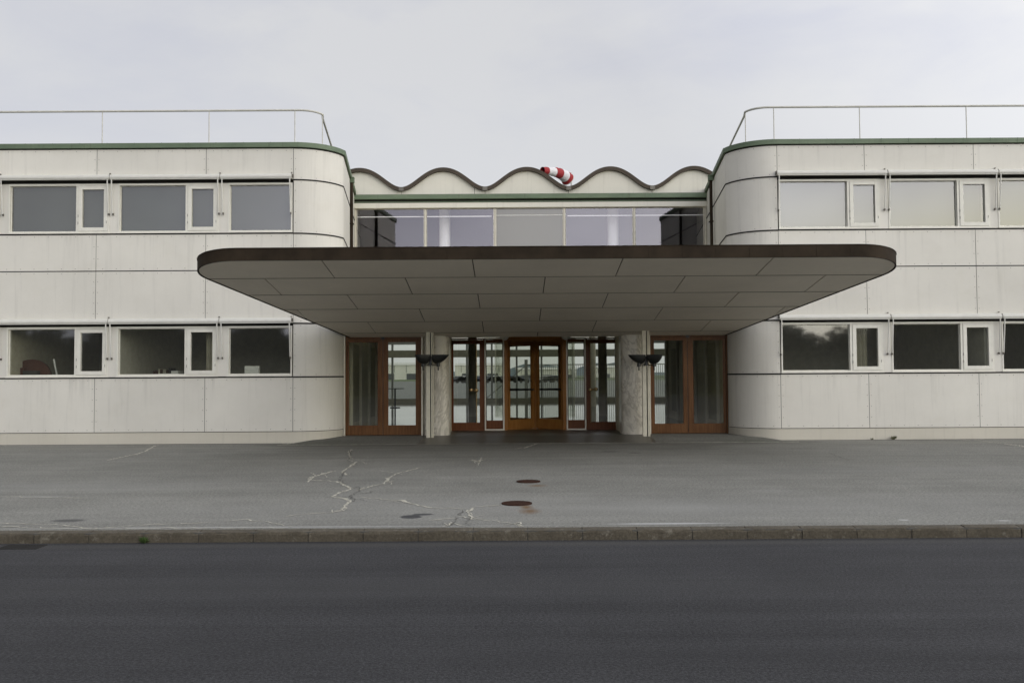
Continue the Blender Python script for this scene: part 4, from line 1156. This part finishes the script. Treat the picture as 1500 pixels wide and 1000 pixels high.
# ------------------------------------------------------------------ sky and light
world = bpy.data.worlds.new('World'); sc.world = world; world.use_nodes = True
nt = world.node_tree
for n_ in list(nt.nodes): nt.nodes.remove(n_)
SUN_EL, SUN_AZ = R(26), R(128)        # azimuth clockwise from +Y : behind the camera, to the right
sd = Vector((math.sin(SUN_AZ)*math.cos(SUN_EL), math.cos(SUN_AZ)*math.cos(SUN_EL), math.sin(SUN_EL)))
out = nd(nt, 'ShaderNodeOutputWorld')
sky = nd(nt, 'ShaderNodeTexSky'); sky.sky_type = 'NISHITA'; sky.sun_disc = False; sky.sun_elevation = SUN_EL; sky.sun_rotation = SUN_AZ
tc = nd(nt, 'ShaderNodeTexCoord').outputs['Generated']
sep = nd(nt, 'ShaderNodeSeparateXYZ', i_0=tc)
dt = nd(nt, 'ShaderNodeVectorMath', operation='DOT_PRODUCT', i_0=tc, i_1=tuple(sd)).outputs['Value']
hor = Vector((sd.x, sd.y, 0)).normalized()
dh = nd(nt, 'ShaderNodeVectorMath', operation='DOT_PRODUCT', i_0=tc, i_1=tuple(hor)).outputs['Value']
el = sep.outputs[2]
mp = nd(nt, 'ShaderNodeMapping', i_Vector=tc); mp.inputs['Scale'].default_value = (1, 1, 2.6)
cl1 = noise(nt, mp.outputs[0], 1.6, 6, .55, .3); cl2 = noise(nt, mp.outputs[0], 5.0, 5, .6, .4)
cloud = mth(nt, 'ADD', mth(nt, 'MULTIPLY', cl1, .7), mth(nt, 'MULTIPLY', cl2, .3))
base = mixc(nt, ramp(nt, cloud, .36, .60), (.585, .605, .70), (.725, .73, .75))
# overcast thins toward the hidden sun
base = mixc(nt, mth(nt, 'MULTIPLY', ramp(nt, el, .16, .34, .6, 0), ramp(nt, sep.outputs[1], 0, .4)), base, (.755, .765, .79))
bright = mth(nt, 'ADD', 1.0, ramp(nt, dt, -.3, 1.0, 0, 1.1))
glow = mth(nt, 'MULTIPLY', ramp(nt, dh, .70, .90, 0, 1), ramp(nt, el, .13, .215, 1, 0))
boost = mth(nt, 'MULTIPLY', ramp(nt, dh, .28, .60, 0, 1), ramp(nt, el, .16, .42, 1, 0))
base = mixc(nt, boost, base, mixc(nt, ramp(nt, cloud, .38, .6), (1.45, 1.43, 1.58), (2.0, 1.98, 2.08)))
dim = ramp(nt, sep.outputs[0], -.75, -.05, .62, 1.0)
dim = mth(nt, 'MAXIMUM', dim, ramp(nt, sep.outputs[1], -.1, .45, 0, 1))
bright = mth(nt, 'MULTIPLY', bright, dim)
base = mixc(nt, mth(nt, 'MULTIPLY', glow, .8), base, (1.75, 1.62, 1.08))
v1 = nd(nt, 'ShaderNodeVectorMath', operation='SCALE', i_0=base, i_Scale=bright)
bg1 = nd(nt, 'ShaderNodeBackground', i_Color=v1.outputs[0], i_Strength=1.0)
bg2 = nd(nt, 'ShaderNodeBackground', i_Color=sky.outputs[0], i_Strength=.06)
mx = nd(nt, 'ShaderNodeMixShader', i_0=.08, i_1=bg1.outputs[0], i_2=bg2.outputs[0])
nt.links.new(mx.outputs[0], out.inputs[0])
sl = bpy.data.lights.new('sun', 'SUN'); sl.energy = .62; sl.angle = R(45); sl.color = (1, .95, .87)
so = bpy.data.objects.new('sun', sl); col.objects.link(so); so.location = (0, 0, 60)
so.rotation_euler = (-sd).to_track_quat('-Z', 'Y').to_euler()

sc.view_settings.view_transform = 'Standard'; sc.view_settings.look = 'None'; sc.view_settings.exposure = 0; sc.view_settings.gamma = 1
sc.cycles.max_bounces = 10; sc.cycles.transparent_max_bounces = 24; sc.cycles.glossy_bounces = 6; sc.cycles.diffuse_bounces = 4
sc.cycles.use_denoising = True; sc.cycles.caustics_reflective = False; sc.cycles.caustics_refractive = False
